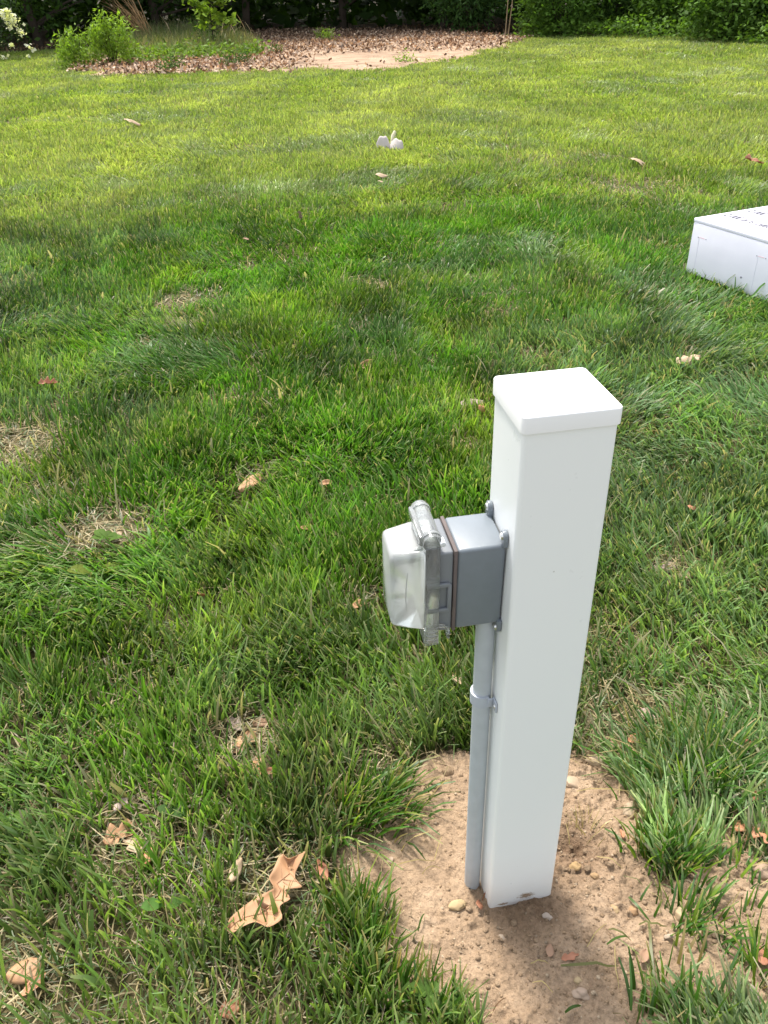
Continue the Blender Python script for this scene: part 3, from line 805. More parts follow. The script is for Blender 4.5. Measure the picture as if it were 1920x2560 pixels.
# hinge barrel over the top with end pins
mb = MB().cyl((.1085, A0 + .002, B1 + .0055), (.1085, A1 - .004, B1 + .0055), .0135, seg=28, bev=.0015)
for v in (A0 + .012, A1 - .015): mb.cyl((.1085, v - .004, B1 + .0055), (.1085, v + .004, B1 + .0055), .0150, seg=28, bev=.001)
mb.box((.1185, A0 + .008, B1 - .002), (.1260, A1 - .012, B1 + .014), .002)
hg = part(mb, "hinge_barrel", M_clear)
mb = MB().cyl((.0955, A1 - .014, B1 + .0065), (.0955, A1 + .001, B1 + .0065), .0042, bev=.001)
part(mb, "hinge_pin", plain("pin_white", (.62, .64, .66), .3, vary=.02), hg)
mb = MB().prism([(.1195, .8585), (.1195, .846), (.136, .8435), (.130, .8475)], 1, V1 - .014, V1 - .0125)
part(mb, "gusset", M_clear, lid)
# latch hook hanging at the bottom
mb = MB()
hook = [(.116, .712), (.100, .713), (.090, .711), (.0845, .705), (.083, .694)]
for v in (V1 + .004, V1 - .010, ):
    mb.tube([(u, v, wz) for u, wz in hook], .0028, 8)
mb.box((.0815, V1 - .012, .686), (.0855, V1 + .007, .697), .0012)
for k in range(3): mb.box((.100, V1 + .0066, .690 + .0075 * k), (.118, V1 + .0085, .6925 + .0075 * k), .0008)
part(mb, "latch_hook", M_clear)

# conduit with its strap
CV = .004
mb = MB().cyl((.0170, CV, -.02), (.0170, CV, .698), .0150, seg=32)
cd = empty("conduit_pipe", (Of[0], Of[1], 0), AL)
tag(cd, "slim gray conduit pipe running from the soil up to the outlet box", "conduit")
mb.build("pipe", M_conduit, cd)
mb = MB()
n = 20
P = []
for i in range(n + 1):
    a = R(-112 + 224 * i / n); P.append((.0170 + .0192 * math.cos(a), CV + .0192 * math.sin(a)))
inn = []
for i in range(n + 1):
    a = R(112 - 224 * i / n); inn.append((.0170 + .0154 * math.cos(a), CV + .0154 * math.sin(a)))
mb.prism(P + inn, 2, .511, .533)
for s_ in (1, -1):
    mb.box((.0006, CV + s_ * .0165 if s_ > 0 else CV - .034, .512), (.0036, CV + .034 if s_ > 0 else CV - .0165, .532), .0008)
    mb.box((.0037, CV + s_ * .0185 - .0012, .513), (.0125, CV + s_ * .0185 + .0012, .531), .0006)
st = mb.build("strap", plain("strap_gray", (.40, .43, .48), .4, vary=.03), cd)
MB().cyl((.0036, CV + .028, .522), (.0056, CV + .028, .522), .004, .003, 14).build("screw", M_steel, st)

# ------------------------------------------------------------------ white carton at the right
BA = np.array([1.803, 4.742]); dA = np.array([.404, -.915]); dB = np.array([.915, .404])
bang = math.atan2(dA[1], dA[0])
carton = empty("cardboard_box", (BA[0], BA[1], 0), bang)        # local x along the near side, y away from it
tag(carton, "white cardboard carton lying on the grass, printed on top", "box")
LX, LY, Z0, Z1 = 1.15, .95, .034, .337
m, t, out = material("white_card")
p = N(t, "ShaderNodeBsdfPrincipled", Roughness=.55)
tc = N(t, "ShaderNodeTexCoord")
nz = N(t, "ShaderNodeTexNoise", Scale=6.0, Detail=5.0); t.links.new(tc.outputs["Object"], nz.inputs["Vector"])
rp = ramp(t, nz.outputs[0], [(.3, (.77, .755, .85)), (.7, (.81, .795, .89))]); t.links.new(rp.outputs[0], p.inputs["Base Color"])
bp = N(t, "ShaderNodeBump", Strength=.15, Distance=.02); t.links.new(nz.outputs[0], bp.inputs["Height"]); t.links.new(bp.outputs[0], p.inputs["Normal"])
t.links.new(p.outputs[0], out.inputs[0]); M_card = m
MB().box((0, 0, Z0), (LX, LY, Z1 - .0205), .004, 3).build("carton_body", M_card, carton)
MB().box((-.0022, -.0022, Z1 - .020), (LX + .0022, LY + .0022, Z1), .004, 3).build("top_flap", M_card, carton)
M_slit = plain("slit_red", (.66, .40, .44), .7); M_dark = plain("print_gray", (.26, .26, .30), .6); M_ink = plain("print_black", (.10, .10, .12), .7, spec=.1); M_crease = plain("crease", (.755, .74, .835), .6)
for xs in (.062, .492):
    sl_ = MB().box((xs, -.0022, Z1 - .095), (xs + .040, -.0004, Z1 - .0927), .0003).build("slit", M_slit, carton)
    for e in (xs - .012, xs + .048):
        MB().box((e, -.0026, Z1 - .097), (e + .007, -.0004, Z1 - .0925), .0008).build("slit_end", M_dark, sl_)
    MB().box((xs - .002, -.0014, Z0 + .02), (xs + .0005, -.0003, Z1 - .10)).build("crease", M_crease, carton)
MB().cyl((.41, -.003, .109), (.41, -.0003, .109), .0055, .0055, 10).build("puncture", M_dark, carton)
def text(s, x, y, size, parent, mat, rot):
    cu = bpy.data.curves.new("lettering", 'FONT'); cu.body = s; cu.size = size; cu.extrude = .0004; cu.offset = .0020; cu.space_character = 1.12
    tmp = bpy.data.objects.new("tmp_text", cu); col.objects.link(tmp)
    bpy.context.view_layer.update()
    me = bpy.data.meshes.new_from_object(tmp.evaluated_get(bpy.context.evaluated_depsgraph_get()))
    bpy.data.objects.remove(tmp)
    me.materials.clear(); print('text verts', s, len(me.vertices))
    o = link("lettering", me, mat, parent)
    o.location = (x, y, Z1 + .0008); o.rotation_euler = (0, 0, rot); o.scale = (.62, 1.3, 1)
    return o
text("2,000 sq ft", .035, .345, .075, carton, M_ink, 0)
text("2,000 pies cuadrados", .035, .165, .075, carton, M_ink, 0)

# ------------------------------------------------------------------ stones (individual)
def stone(px, py, rad, c, label, flat=.7, squash=(1, 1)):
    P = G(px, py, .008)
    bm = bmesh.new(); bmesh.ops.create_icosphere(bm, subdivisions=3, radius=1)
    sd_ = random.random() * 50
    FACETS = [Vector((random.uniform(-1, 1), random.uniform(-1, 1), random.uniform(-.2, 1))).normalized() for _ in range(5)]
    for v in bm.verts:
        a = v.co.copy()
        k = 1 + .42 * (float(vnoise(a.x * 1.5 + sd_, a.y * 1.5 + a.z * 2.3 + 9, 5)) - .5) * 2 + .16 * (float(vnoise(a.x * 4 + sd_, a.y * 4 + a.z * 3, 6)) - .5)
        for fx_ in FACETS: k = min(k, .86 / max(1e-3, a.dot(fx_))) if a.dot(fx_) > .5 else k
        v.co = Vector((a.x * squash[0], a.y * squash[1], a.z * flat)) * (k * rad)
    c = tuple(.72 * a + .28 * b_ for a, b_ in zip(c, (.40, .275, .155)))
    mm = plain("stone_" + "tone", tuple(v * .74 for v in c), .95, .9, 180, .22, spec=.1)
    me = bpy.data.meshes.new("stone"); bm.to_mesh(me); bm.free(); me.shade_smooth()
    o = link("stone", me, mm)
    o.location = (P[0], P[1], float(soil_z(P[0], P[1])) + rad * flat * .22); o.rotation_euler = (0, 0, random.random() * 6)
    tag(o, label, "stone", "stones on the bare soil")
stone(1862, 2487, .019, (.58, .47, .42), "largest pinkish white stone, by the bottom right corner", .8)
stone(1702, 2292, .013, (.62, .48, .30), "cream stone perched by dry stem right of the post", .9, (.8, 1.1))
stone(1455, 2487, .013, (.56, .43, .34), "pinkish stone in bare soil in front of the post", .6, (1.2, .8))
stone(1437, 2165, .0105, (.46, .31, .15), "ochre pebble in dark soil hollow beside the post", .9)
stone(1486, 2190, .008, (.46, .30, .16), "small orange pebble just below the ochre pebble", .8)
stone(1366, 2300, .009, (.50, .43, .38), "sharp white gray chip close before the post foot", .9, (.7, 1.1))
stone(1785, 2105, .030, (.50, .37, .22), "biggest pale clod between grass tufts at right", .6, (1.2, .8))
stone(1835, 2110, .016, (.50, .38, .24), "lumpy clod beside the biggest pale clod", .7)
stone(1492, 1902, .020, (.56, .44, .31), "pale flat stone at the soil's far edge", .55, (1.3, .7))
stone(1575, 2025, .018, (.56, .44, .31), "flat cream stone in soil left of long grass tuft", .5, (1.2, .8))
stone(1630, 2040, .014, (.50, .38, .27), "upright buff pebble against the long grass tuft", .8, (.7, 1.2))
stone(1430, 1955, .017, (.56, .42, .30), "pale stone half hidden behind the post", .5)
stone(975, 2152, .008, (.55, .42, .33), "pinkish pebble in crumbly soil left of the conduit", .8)
stone(1090, 1965, .012, (.40, .28, .18), "brown lump at the far left edge of the soil", .8)
stone(1120, 1930, .012, (.44, .31, .20), "tan lump at the grass edge behind the conduit", .8)
stone(970, 2492, .020, (.48, .35, .25), "flat buff stone at the lower left rim of soil", .35, (1.1, .9))
stone(1140, 2268, .012, (.58, .43, .24), "yellowish flat stone left of the post foot", .4, (1.3, .8))
stone(1582, 2275, .010, (.48, .29, .16), "rust brown pebble in soil beside the green blade", .8)
stone(1538, 2272, .009, (.50, .36, .20), "ochre pebble left of the rust brown pebble", .7)
stone(1672, 2343, .007, (.52, .43, .34), "small oval cream pebble below the cream stone", .7, (.8, 1.1))
stone(1445, 2456, .007, (.55, .43, .25), "small yellow pebble above the pinkish stone", .7)
stone(1830, 2418, .009, (.55, .38, .16), "amber flat pebble above the largest stone", .4, (1.4, .7))
stone(1905, 2180, .017, (.45, .33, .25), "angular brown stone at the right edge of photo", .8)
stone(1255, 2345, .007, (.52, .42, .33), "tiny white pebble in soil below the post corner", .7)

# ------------------------------------------------------------------ fallen leaves (individual)
def leaf_mat(c, c2):
    m, t, out = material("dead_leaf")
    p = N(t, "ShaderNodeBsdfPrincipled", Roughness=.55); p.inputs["Specular IOR Level"].default_value = .3
    tc = N(t, "ShaderNodeTexCoord")
    nz = N(t, "ShaderNodeTexNoise", Scale=24.0, Detail=4.0, Roughness=.5); t.links.new(tc.outputs["Object"], nz.inputs["Vector"])
    rp = ramp(t, nz.outputs[0], [(.22, c2), (.45, c), (.8, [min(1, v * 1.08) for v in c])])
    t.links.new(rp.outputs[0], p.inputs["Base Color"])
    tr = N(t, "ShaderNodeBsdfTranslucent"); t.links.new(rp.outputs[0], tr.inputs[0])
    mx = N(t, "ShaderNodeMixShader"); mx.inputs[0].default_value = .22
    t.links.new(p.outputs[0], mx.inputs[1]); t.links.new(tr.outputs[0], mx.inputs[2]); t.links.new(mx.outputs[0], out.inputs[0])
    bp = N(t, "ShaderNodeBump", Strength=.4, Distance=.001); t.links.new(nz.outputs[0], bp.inputs["Height"]); t.links.new(bp.outputs[0], p.inputs["Normal"])
    return m
LM = dict(tan=leaf_mat((.47, .27, .145), (.38, .20, .10)), pale=leaf_mat((.52, .38, .25), (.40, .27, .16)), red=leaf_mat((.42, .19, .11), (.27, .11, .06)),
          brown=leaf_mat((.36, .22, .14), (.22, .13, .08)), gray=leaf_mat((.42, .32, .27), (.30, .22, .18)), orange=leaf_mat((.50, .235, .125), (.38, .16, .08)))
def dead_leaf(px, py, length, ang, tone, label, wid=.5, lobes=3, curl=.3, tilt=0.0, roll=0.0, z=.03):
    """lobed leaf: strip of cross rows along the midrib"""
    n, k = 26, 6
    bm = bmesh.new(); rows = []
    ph = random.random() * .3
    cs = random.choice((-1, 1))
    for i in range(n + 1):
        t = i / n
        env = math.sin(math.pi * min(1, t * .96 + .02) ** .8) ** .75
        if lobes:
            q = (t * lobes + ph) % 1.0
            lb = .38 + .62 * (1 - abs(q - .62) / .62 if q < .62 else 1 - (q - .62) / .38) ** .8
            q2 = (t * lobes + ph + .25) % 1.0
            lb2 = .38 + .62 * (1 - abs(q2 - .62) / .62 if q2 < .62 else 1 - (q2 - .62) / .38) ** .8
        else: lb = lb2 = 1
        row = []
        for j in range(-k // 2, k // 2 + 1):
            s_ = j / (k / 2)
            ww = length * wid * .5 * env * (lb if s_ > 0 else lb2)
            yv = s_ * ww
            xv = length * (t - .5) + abs(s_) * ww * .25
            zv = length * (curl * (abs(yv) / (length * .5)) ** 1.6 * (1 if cs > 0 else -.4) + curl * .45 * (t - .5) ** 2 * cs + .028 * math.sin(t * 7 + s_ * 2 + ph * 20))
            row.append(bm.verts.new((xv, yv, zv)))
        rows.append(row)
    for i in range(n):
        for j in range(k): bm.faces.new((rows[i][j], rows[i + 1][j], rows[i + 1][j + 1], rows[i][j + 1]))
    me = bpy.data.meshes.new("fallen_leaf"); bm.to_mesh(me); bm.free(); me.shade_smooth()
    o = link("fallen_leaf", me, LM[tone])
    so2 = o.modifiers.new("thickness", 'SOLIDIFY'); so2.thickness = .0006
    P = G(px, py, z)
    o.location = (P[0], P[1], z + float(ground_z(P[0], P[1])))
    o.rotation_euler = (Matrix.Rotation(ang, 3, 'Z') @ Matrix.Rotation(tilt, 3, 'Y') @ Matrix.Rotation(roll, 3, 'X')).to_euler()
    tag(o, label, "leaf", "fallen leaves on the lawn")
    return o
# the big oak leaf near the front, outline measured from the photo and laid on the grass
def big_leaf():
    def zp(a, b_): return (500 + a / 4.1475, 2080 + b_ / 4.1475)
    Lf = [(290, 1000), (300, 945), (305, 905), (360, 845), (440, 780), (520, 720), (600, 665), (690, 625), (765, 580), (740, 525), (718, 470), (755, 400), (800, 300), (822, 255), (858, 228), (880, 255), (905, 275), (940, 278)]
    Rf = [(245, 990), (330, 1045), (430, 985), (560, 932), (640, 955), (720, 982), (850, 895), (822, 790), (850, 745), (935, 690), (880, 605), (950, 585), (1058, 568), (992, 500), (985, 430), (1010, 370), (1050, 290), (1092, 200)]
    def smooth(P):
        P = np.array(P, float); out_ = []
        for i in range(len(P) - 1):
            p0, p1, p2, p3 = P[max(i - 1, 0)], P[i], P[i + 1], P[min(i + 2, len(P) - 1)]
            for t in (0, .34, .67):
                out_.append(.5 * (2 * p1 + (p2 - p0) * t + (2 * p0 - 5 * p1 + 4 * p2 - p3) * t * t + (3 * p1 - p0 - 3 * p2 + p3) * t ** 3))
        return out_ + [P[-1]]
    Lf, Rf = smooth(Lf), smooth(Rf)
    n = len(Lf); k = 8
    bm = bmesh.new(); rows = []
    O_ = G(690, 2230, .045)
    for i in range(n):
        row = []
        for j in range(k + 1):
            s_ = j / k
            a = Lf[i][0] * (1 - s_) + Rf[i][0] * s_; b_ = Lf[i][1] * (1 - s_) + Rf[i][1] * s_
            t = i / (n - 1)
            z = .055 + .014 * abs(s_ - .45) ** 1.5 * 2 + .008 * math.sin(t * 7) * (s_ - .5) * 2 + .004 * math.sin(t * 11 + 1)
            if t < .35: z += .016 * (1 - s_) * (1 - t / .35)
            if t > .8: z += .018 * (t - .8) / .2
            row.append(bm.verts.new(Vector(G(*zp(a, b_), z)) - Vector(O_)))
        rows.append(row)
    spine = [rows[i][4].co.copy() for i in range(0, n, 3)]
    side_veins = [(rows[i][4].co.copy(), rows[min(n - 1, i + 4)][j].co.copy()) for i, j in ((8, 7), (8, 1), (15, 7), (15, 1), (21, 7), (22, 1), (33, 7), (33, 1), (39, 7), (40, 1))]
    for i in range(n - 1):
        for j in range(k): bm.faces.new((rows[i][j], rows[i][j + 1], rows[i + 1][j + 1], rows[i + 1][j]))
    me = bpy.data.meshes.new("fallen_leaf"); bm.to_mesh(me); bm.free(); me.shade_smooth()
    root = link("fallen_leaf", me, LM["tan"])
    root.location = O_
    tag(root, "largest tan oak leaf lying on the grass near the front", "leaf", "fallen leaves on the lawn")
    so2 = root.modifiers.new("thickness", 'SOLIDIFY'); so2.thickness = .0007
    vm = plain("leaf_vein", (.30, .16, .08), .7)
    mbv = MB()
    mbv.tube([Vector(q_) + Vector((0, 0, .0012)) for q_ in spine], [.0011 - .0006 * i / (len(spine) - 1) for i in range(len(spine))], 6)
    for i0, tgt in side_veins: mbv.tube([Vector(i0) + Vector((0, 0, .001)), (Vector(i0) + Vector(tgt)) / 2 + Vector((0, 0, .0012)), Vector(tgt) + Vector((0, 0, .0008))], [.0006, .0005, .0003], 5)
    mbv.build("veins", vm, root)
    # curled lobe standing up in its middle
    bm = bmesh.new(); rows = []
    A_, B_ = G(*zp(690, 790), .056), G(*zp(610, 690), .082)
    for i in range(6):
        t = i / 5; row = []
        c = Vector(A_) * (1 - t) + Vector(B_) * t
        wv = .012 * (1 - .5 * t)
        for j in range(5):
            s_ = j / 4 - .5
            row.append(bm.verts.new(c + Vector((s_ * wv * .8, s_ * wv * .9, -.012 * s_ * s_ * 4 * t)) - Vector(O_)))
        rows.append(row)
    for i in range(5):
        for j in range(4): bm.faces.new((rows[i][j], rows[i][j + 1], rows[i + 1][j + 1], rows[i + 1][j]))
    me = bpy.data.meshes.new("curled_lobe"); bm.to_mesh(me); bm.free(); me.shade_smooth()
    o2 = link("curled_lobe", me, LM["brown"], root)
    so2 = o2.modifiers.new("thickness", 'SOLIDIFY'); so2.thickness = .0006
big_leaf()
dead_leaf(592, 2172, .055, 1.3, "pale", "small pale curled leaf standing left of the largest oak leaf", .42, 0, .8, 0, .5, .05)
dead_leaf(1892, 2072, .10, 2.3, "orange", "rust coloured lobed leaf beside the biggest pale clod", .7, 3, .5, .3, .2, .03)
dead_leaf(1802, 1775, .055, 1.75, "brown", "narrow brown leaf in straw at the right, upright in view", .35, 0, .3, .2, .2, .03)
dead_leaf(1548, 1855, .085, 2.4, "brown", "crumpled brown oak leaf right of post at soil's far edge", .7, 3, .6, .2, .3, .03)
dead_leaf(1590, 1885, .060, .6, "gray", "grayish leaf touching the crumpled brown oak leaf", .8, 0, .3, .1, 0, .012)
dead_leaf(1590, 1850, .04, .2, "orange", "small orange leaf bit above the grayish leaf", .7, 0, .3, .1, 0, .03)
dead_leaf(1625, 1785, .07, 2.9, "gray", "gray brown leaf half under cut grass right of the post", .5, 0, .2, 0, 0, .012)
dead_leaf(1885, 1855, .06, .3, "red", "reddish leaf in grass near the right edge, above the rust leaf", .5, 2, .4, 0, .2, .03)
dead_leaf(1880, 1985, .06, 1.0, "red", "dull red leaf behind grass just above the rust leaf", .6, 2, .4, .3, .2, .03)
dead_leaf(300, 2085, .075, .7, "tan", "tan leaf scrap in a thin patch, lower left lawn", .8, 2, .3, .1, .1, .016)
dead_leaf(335, 2105, .06, 2.2, "pale", "pale torn leaf piece beside the tan leaf scrap", .8, 2, .3, .1, .3, .018)
dead_leaf(375, 2135, .05, 1.3, "orange", "orange brown leaf sliver right of the tan scrap", .5, 0, .3, .1, .1, .025)
dead_leaf(195, 2075, .05, 1.1, "brown", "dull leaf left of the tan leaf scrap", .6, 0, .3, .1, .1, .018)
dead_leaf(303, 2008, .05, 1.2, "gray", "dark gray brown leaf above the tan scrap", .5, 2, .3, .3, .1, .04)
dead_leaf(590, 1810, .06, 2.2, "gray", "gray leaf at the top of the bare spot left of centre", .7, 2, .3, .1, .1, .014)
dead_leaf(618, 1845, .07, .9, "tan", "pinkish tan leaf in the middle of the bare spot", .7, 2, .3, .1, .1, .018)
dead_leaf(588, 1868, .05, 2.8, "brown", "brown leaf at the left of the bare spot", .6, 0, .3, .1, .1, .018)
dead_leaf(645, 1915, .065, 1.75, "tan", "long narrow tan leaf at the foot of the bare spot", .4, 0, .3, .1, .2, .022)
dead_leaf(678, 1928, .035, .4, "red", "tiny reddish leaf beside the long narrow leaf", .5, 0, .3, .1, .1, .02)
dead_leaf(660, 1800, .06, .5, "brown", "brown leaf at the right of the bare spot", .6, 0, .3, .1, .1, .016)
dead_leaf(914, 917, .085, .7, "tan", "bright tan leaf on grass in the middle of the lawn", .42, 0, .5, -.2, .5, .055)
dead_leaf(1180, 1007, .10, .1, "gray", "gray brown curled leaf left of the post top", .45, 0, .6, 0, .4, .05)
dead_leaf(1210, 1022, .095, 1.1, "orange", "orange curled leaf right next to the post top's left side", .4, 0, .8, .5, .9, .06)
dead_leaf(1130, 1030, .06, 1.2, "red", "small dark red leaf left of the orange curled leaf", .4, 0, .4, .3, .4, .04)
dead_leaf(628, 1205, .13, 1.0, "tan", "long tan leaf sunk in grass left of the outlet box", .35, 0, .4, 0, .3, .05)
dead_leaf(815, 1210, .05, .5, "tan", "small tan leaf piece right of the long sunken leaf", .5, 0, .4, .1, .3, .04)
dead_leaf(122, 962, .08, .3, "red", "small red brown leaf in the grass at far left", .6, 3, .8, .1, .3, .06)
dead_leaf(1722, 897, .14, .4, "pale", "broad pale tan leaf between post and carton", .55, 3, .3, 0, .2, .06)
dead_leaf(955, 436, .13, .6, "pale", "small pale leaf below the two lobed white scrap", .5, 0, .4, .2, .4, .08)
dead_leaf(952, 452, .06, .9, "pale", "tiny pale fleck just under the small pale leaf", .6, 0, .3, .2, .3, .07)
dead_leaf(751, 535, .12, 1.5, "gray", "gray brown leaf standing upright in mid lawn", .4, 2, .4, .8, .3, .09)
dead_leaf(335, 304, .30, 1.0, "pale", "pale leaf far out on the left of the lawn", .6, 2, .5, .4, .3, .10)
dead_leaf(1597, 400, .22, .8, "pale", "pale brown leaf clump beyond the carton", .7, 3, .5, .3, .3, .09)
dead_leaf(1885, 402, .22, .3, "red", "red brown leaf at the right edge beyond the carton", .5, 2, .5, .3, .3, .09)
dead_leaf(615, 595, .06, 1.0, "brown", "tiny dark leaf left of centre in the upper lawn", .6, 0, .5, .3, .3, .08)
dead_leaf(1370, 800, .08, 1.6, "brown", "brown leaf in grass above the post cap", .5, 0, .4, .3, .3, .05)
dead_leaf(1370, 935, .09, 1.2, "brown", "dry leaf showing behind the post cap's far corner", .5, 0, .4, .3, .3, .01)
dead_leaf(764, 1325, .06, 1.0, "tan", "leaf upright in grass above left of the lid", .45, 0, .4, .6, .3, .05)
dead_leaf(503, 1490, .05, 1.6, "red", "small red brown leaf in thick grass, left middle", .5, 0, .4, .8, .3, .05)
dead_leaf(897, 1512, .065, 1.0, "tan", "tan leaf in grass below left of the lid", .4, 0, .4, .3, .3, .04)
dead_leaf(1147, 1695, .055, 1.9, "pale", "pale leaf in grass just left of the conduit strap", .5, 0, .5, .2, .3, .04)
dead_leaf(62, 2425, .065, .4, "tan", "tan leaf half buried in the lower left corner", .7, 0, .3, .1, .1, .03)
dead_leaf(85, 2462, .05, 1.0, "orange", "orange leaf strip just below the half buried leaf", .4, 0, .3, .1, .1, .03)
dead_leaf(575, 2520, .04, .5, "red", "dark leaf fragment at the bottom edge of the lawn", .8, 0, .3, .1, .1, .02)
dead_leaf(1200, 2260, .03, 1.5, "red", "dark red leaf shred against the foot of the post", .5, 0, .3, .5, .6, .015)
dead_leaf(1375, 2375, .026, 1.4, "brown", "small brown leaf bit on soil in front of the post", .6, 0, .3, .1, .1, .014)
dead_leaf(1425, 2392, .035, .3, "red", "small red leaf on soil right of the brown bit", .5, 2, .3, .1, .1, .014)
dead_leaf(1555, 2085, .022, 1.6, "orange", "tiny orange leaf roll on soil right of the post", .4, 0, .8, .1, .1, .014)
dead_leaf(1895, 1475, .05, 1.9, "orange", "small orange leaf in grass at the right edge", .5, 0, .4, .4, .3, .04)
dead_leaf(1730, 1268, .05, 1.0, "red", "tiny red leaf in grass right of the outlet box level", .6, 0, .4, .3, .3, .05)
dead_leaf(1670, 1415, .09, .1, "gray", "gray brown leaf under flattened grass right of post", .4, 0, .3, .1, .1, .02)
dead_leaf(1710, 1440, .08, 2.9, "brown", "brown leaf below the gray brown one in flattened grass", .3, 0, .3, .1, .1, .02)
dead_leaf(1905, 2385, .05, 1.3, "red", "red brown leaf by the right edge above largest stone", .6, 2, .3, .3, .1, .02)
dead_leaf(1610, 2390, .035, 1.0, "brown", "brown leaf shred beside the long dry stem on soil", .5, 0, .3, .3, .1, .014)
dead_leaf(805, 2175, .06, 1.9, "red", "brown leaf behind grass right of the largest oak leaf", .35, 0, .3, .2, .2, .03)
dead_leaf(48, 1385, .06, 1.2, "pale", "pale leaf in straw at the left edge, middle height", .5, 0, .4, .2, .2, .025)
dead_leaf(285, 1338, .06, .8, "pale", "pale leaf in the bare straw patch at left", .6, 0, .3, .1, .1, .02)

# ------------------------------------------------------------------ broad leaved weeds in the lawn
def weed(px, py, n, size, c, label, name="weed_plant"):
    P = G(px, py, .03)
    A_ = Acc()
    for i in range(n):
        a = 2.4 * i + random.random(); L = size * (.7 + .5 * random.random())
        u = np.linspace(0, 1, 6); wv = L * .36 * np.sin(np.pi * np.clip(u * .94 + .05, 0, 1)) ** .8
        dx, dy = math.cos(a), math.sin(a)
        V = []
        for k in range(6):
            r_ = L * (.12 + u[k]); z = .012 + L * .45 * u[k] * (1 - .55 * u[k]) + .01 * (i % 3)
            for s_ in (-1, 0, 1): V.append((dx * r_ - dy * s_ * wv[k], dy * r_ + dx * s_ * wv[k], z + abs(s_) * wv[k] * .3))
        F_ = np.array([[3 * k + j, 3 * k + j + 1, 3 * k + j + 4, 3 * k + j + 3] for k in range(5) for j in range(2)])
        A_.add(np.array(V), F_, np.tile(np.array(c) * .6 * (.75 + .5 * random.random()), (18, 1)))
    o = link(name, A_.mesh(name, True), M_leaf); o.location = (P[0], P[1], float(ground_z(P[0], P[1])) + .02)
    tag(o, label, "weed", "broad leaved weeds in the lawn")
weed(270, 1355, 6, .045, (.14, .25, .04), "pale green broad leaf weed in the bare straw patch at left")
weed(235, 1442, 2, .06, (.25, .32, .04), "yellow green single leaf below the bare straw patch")
weed(430, 2045, 4, .035, (.10, .20, .05), "round leaved clover weed in the lower left lawn")
weed(1075, 935, 4, .05, (.10, .22, .03), "bright weed seedling left of the post cap")
weed(1090, 940, 2, .05, (.12, .25, .04), "second bright seedling touching the one by the cap")
weed(810, 1590, 4, .03, (.08, .19, .05), "dark clover sprig below left of the lid")
weed(1070, 2500, 4, .035, (.14, .26, .05), "round leaf weed at the lower rim of the soil")
weed(1120, 2540, 3, .03, (.12, .22, .05), "leafy weed at the bottom edge by the soil")
weed(20, 2055, 3, .04, (.14, .26, .04), "light green weed leaf at the left edge")
weed(1905, 1500, 3, .04, (.12, .24, .04), "bright green weed leaf at the right edge")
weed(415, 2270, 2, .035, (.12, .25, .05), "small bright weed leaf left of the largest oak leaf")
weed(1380, 650, 4, .06, (.10, .20, .05), "clover weed in the lawn left of the carton")

# ------------------------------------------------------------------ pale two lobed scrap far out on the lawn
P = G(975, 376)
scrap = empty("paper_scrap", (P[0], P[1], float(ground_z(P[0], P[1]))), 0)
tag(scrap, "crumpled pale two lobed scrap lying on the sunny lawn", "scrap")
M_scrap = plain("scrap_white", (.46, .41, .385), .8, .4, 60, .08)
def lobe(cx, wd, ht, dep, name, rot):
    bm = bmesh.new(); n, k = 14, 8; rows = []
    for i in range(n + 1):
        a = R(-80 + 160 * i / n); row = []
        for j in range(k + 1):
            s_ = j / k
            top = ht * (1 - .62 * abs(2 * i / n - 1) ** 2.2)
            row.append(bm.verts.new((cx + wd * .5 * math.sin(a) * (1 + .05 * math.sin(s_ * 5)), -dep * math.cos(a) * (1 - .55 * s_ ** 1.7), s_ * top + .007 * math.sin(i * 1.3 + s_ * 4 + cx * 40))))
        rows.append(row)
    for i in range(n):
        for j in range(k): bm.faces.new((rows[i][j], rows[i][j + 1], rows[i + 1][j + 1], rows[i + 1][j]))
    me = bpy.data.meshes.new(name); bm.to_mesh(me); bm.free(); me.shade_smooth()
    o = link(name, me, M_scrap, scrap); q = o.modifiers.new("thickness", 'SOLIDIFY'); q.thickness = .006; o.rotation_euler = rot
lobe(-.070, .145, .15, .07, "crumpled_lobe", (-.12, -.10, .25)); lobe(.070, .15, .118, .08, "crumpled_lobe", (-.25, .16, -.35))
MB().tube([(.02, .05, .06), (.035, .07, .13), (.06, .09, .17)], [.014, .019, .015], 10).build("rolled_end", plain("scrap_cream", (.66, .60, .42), .8), scrap)

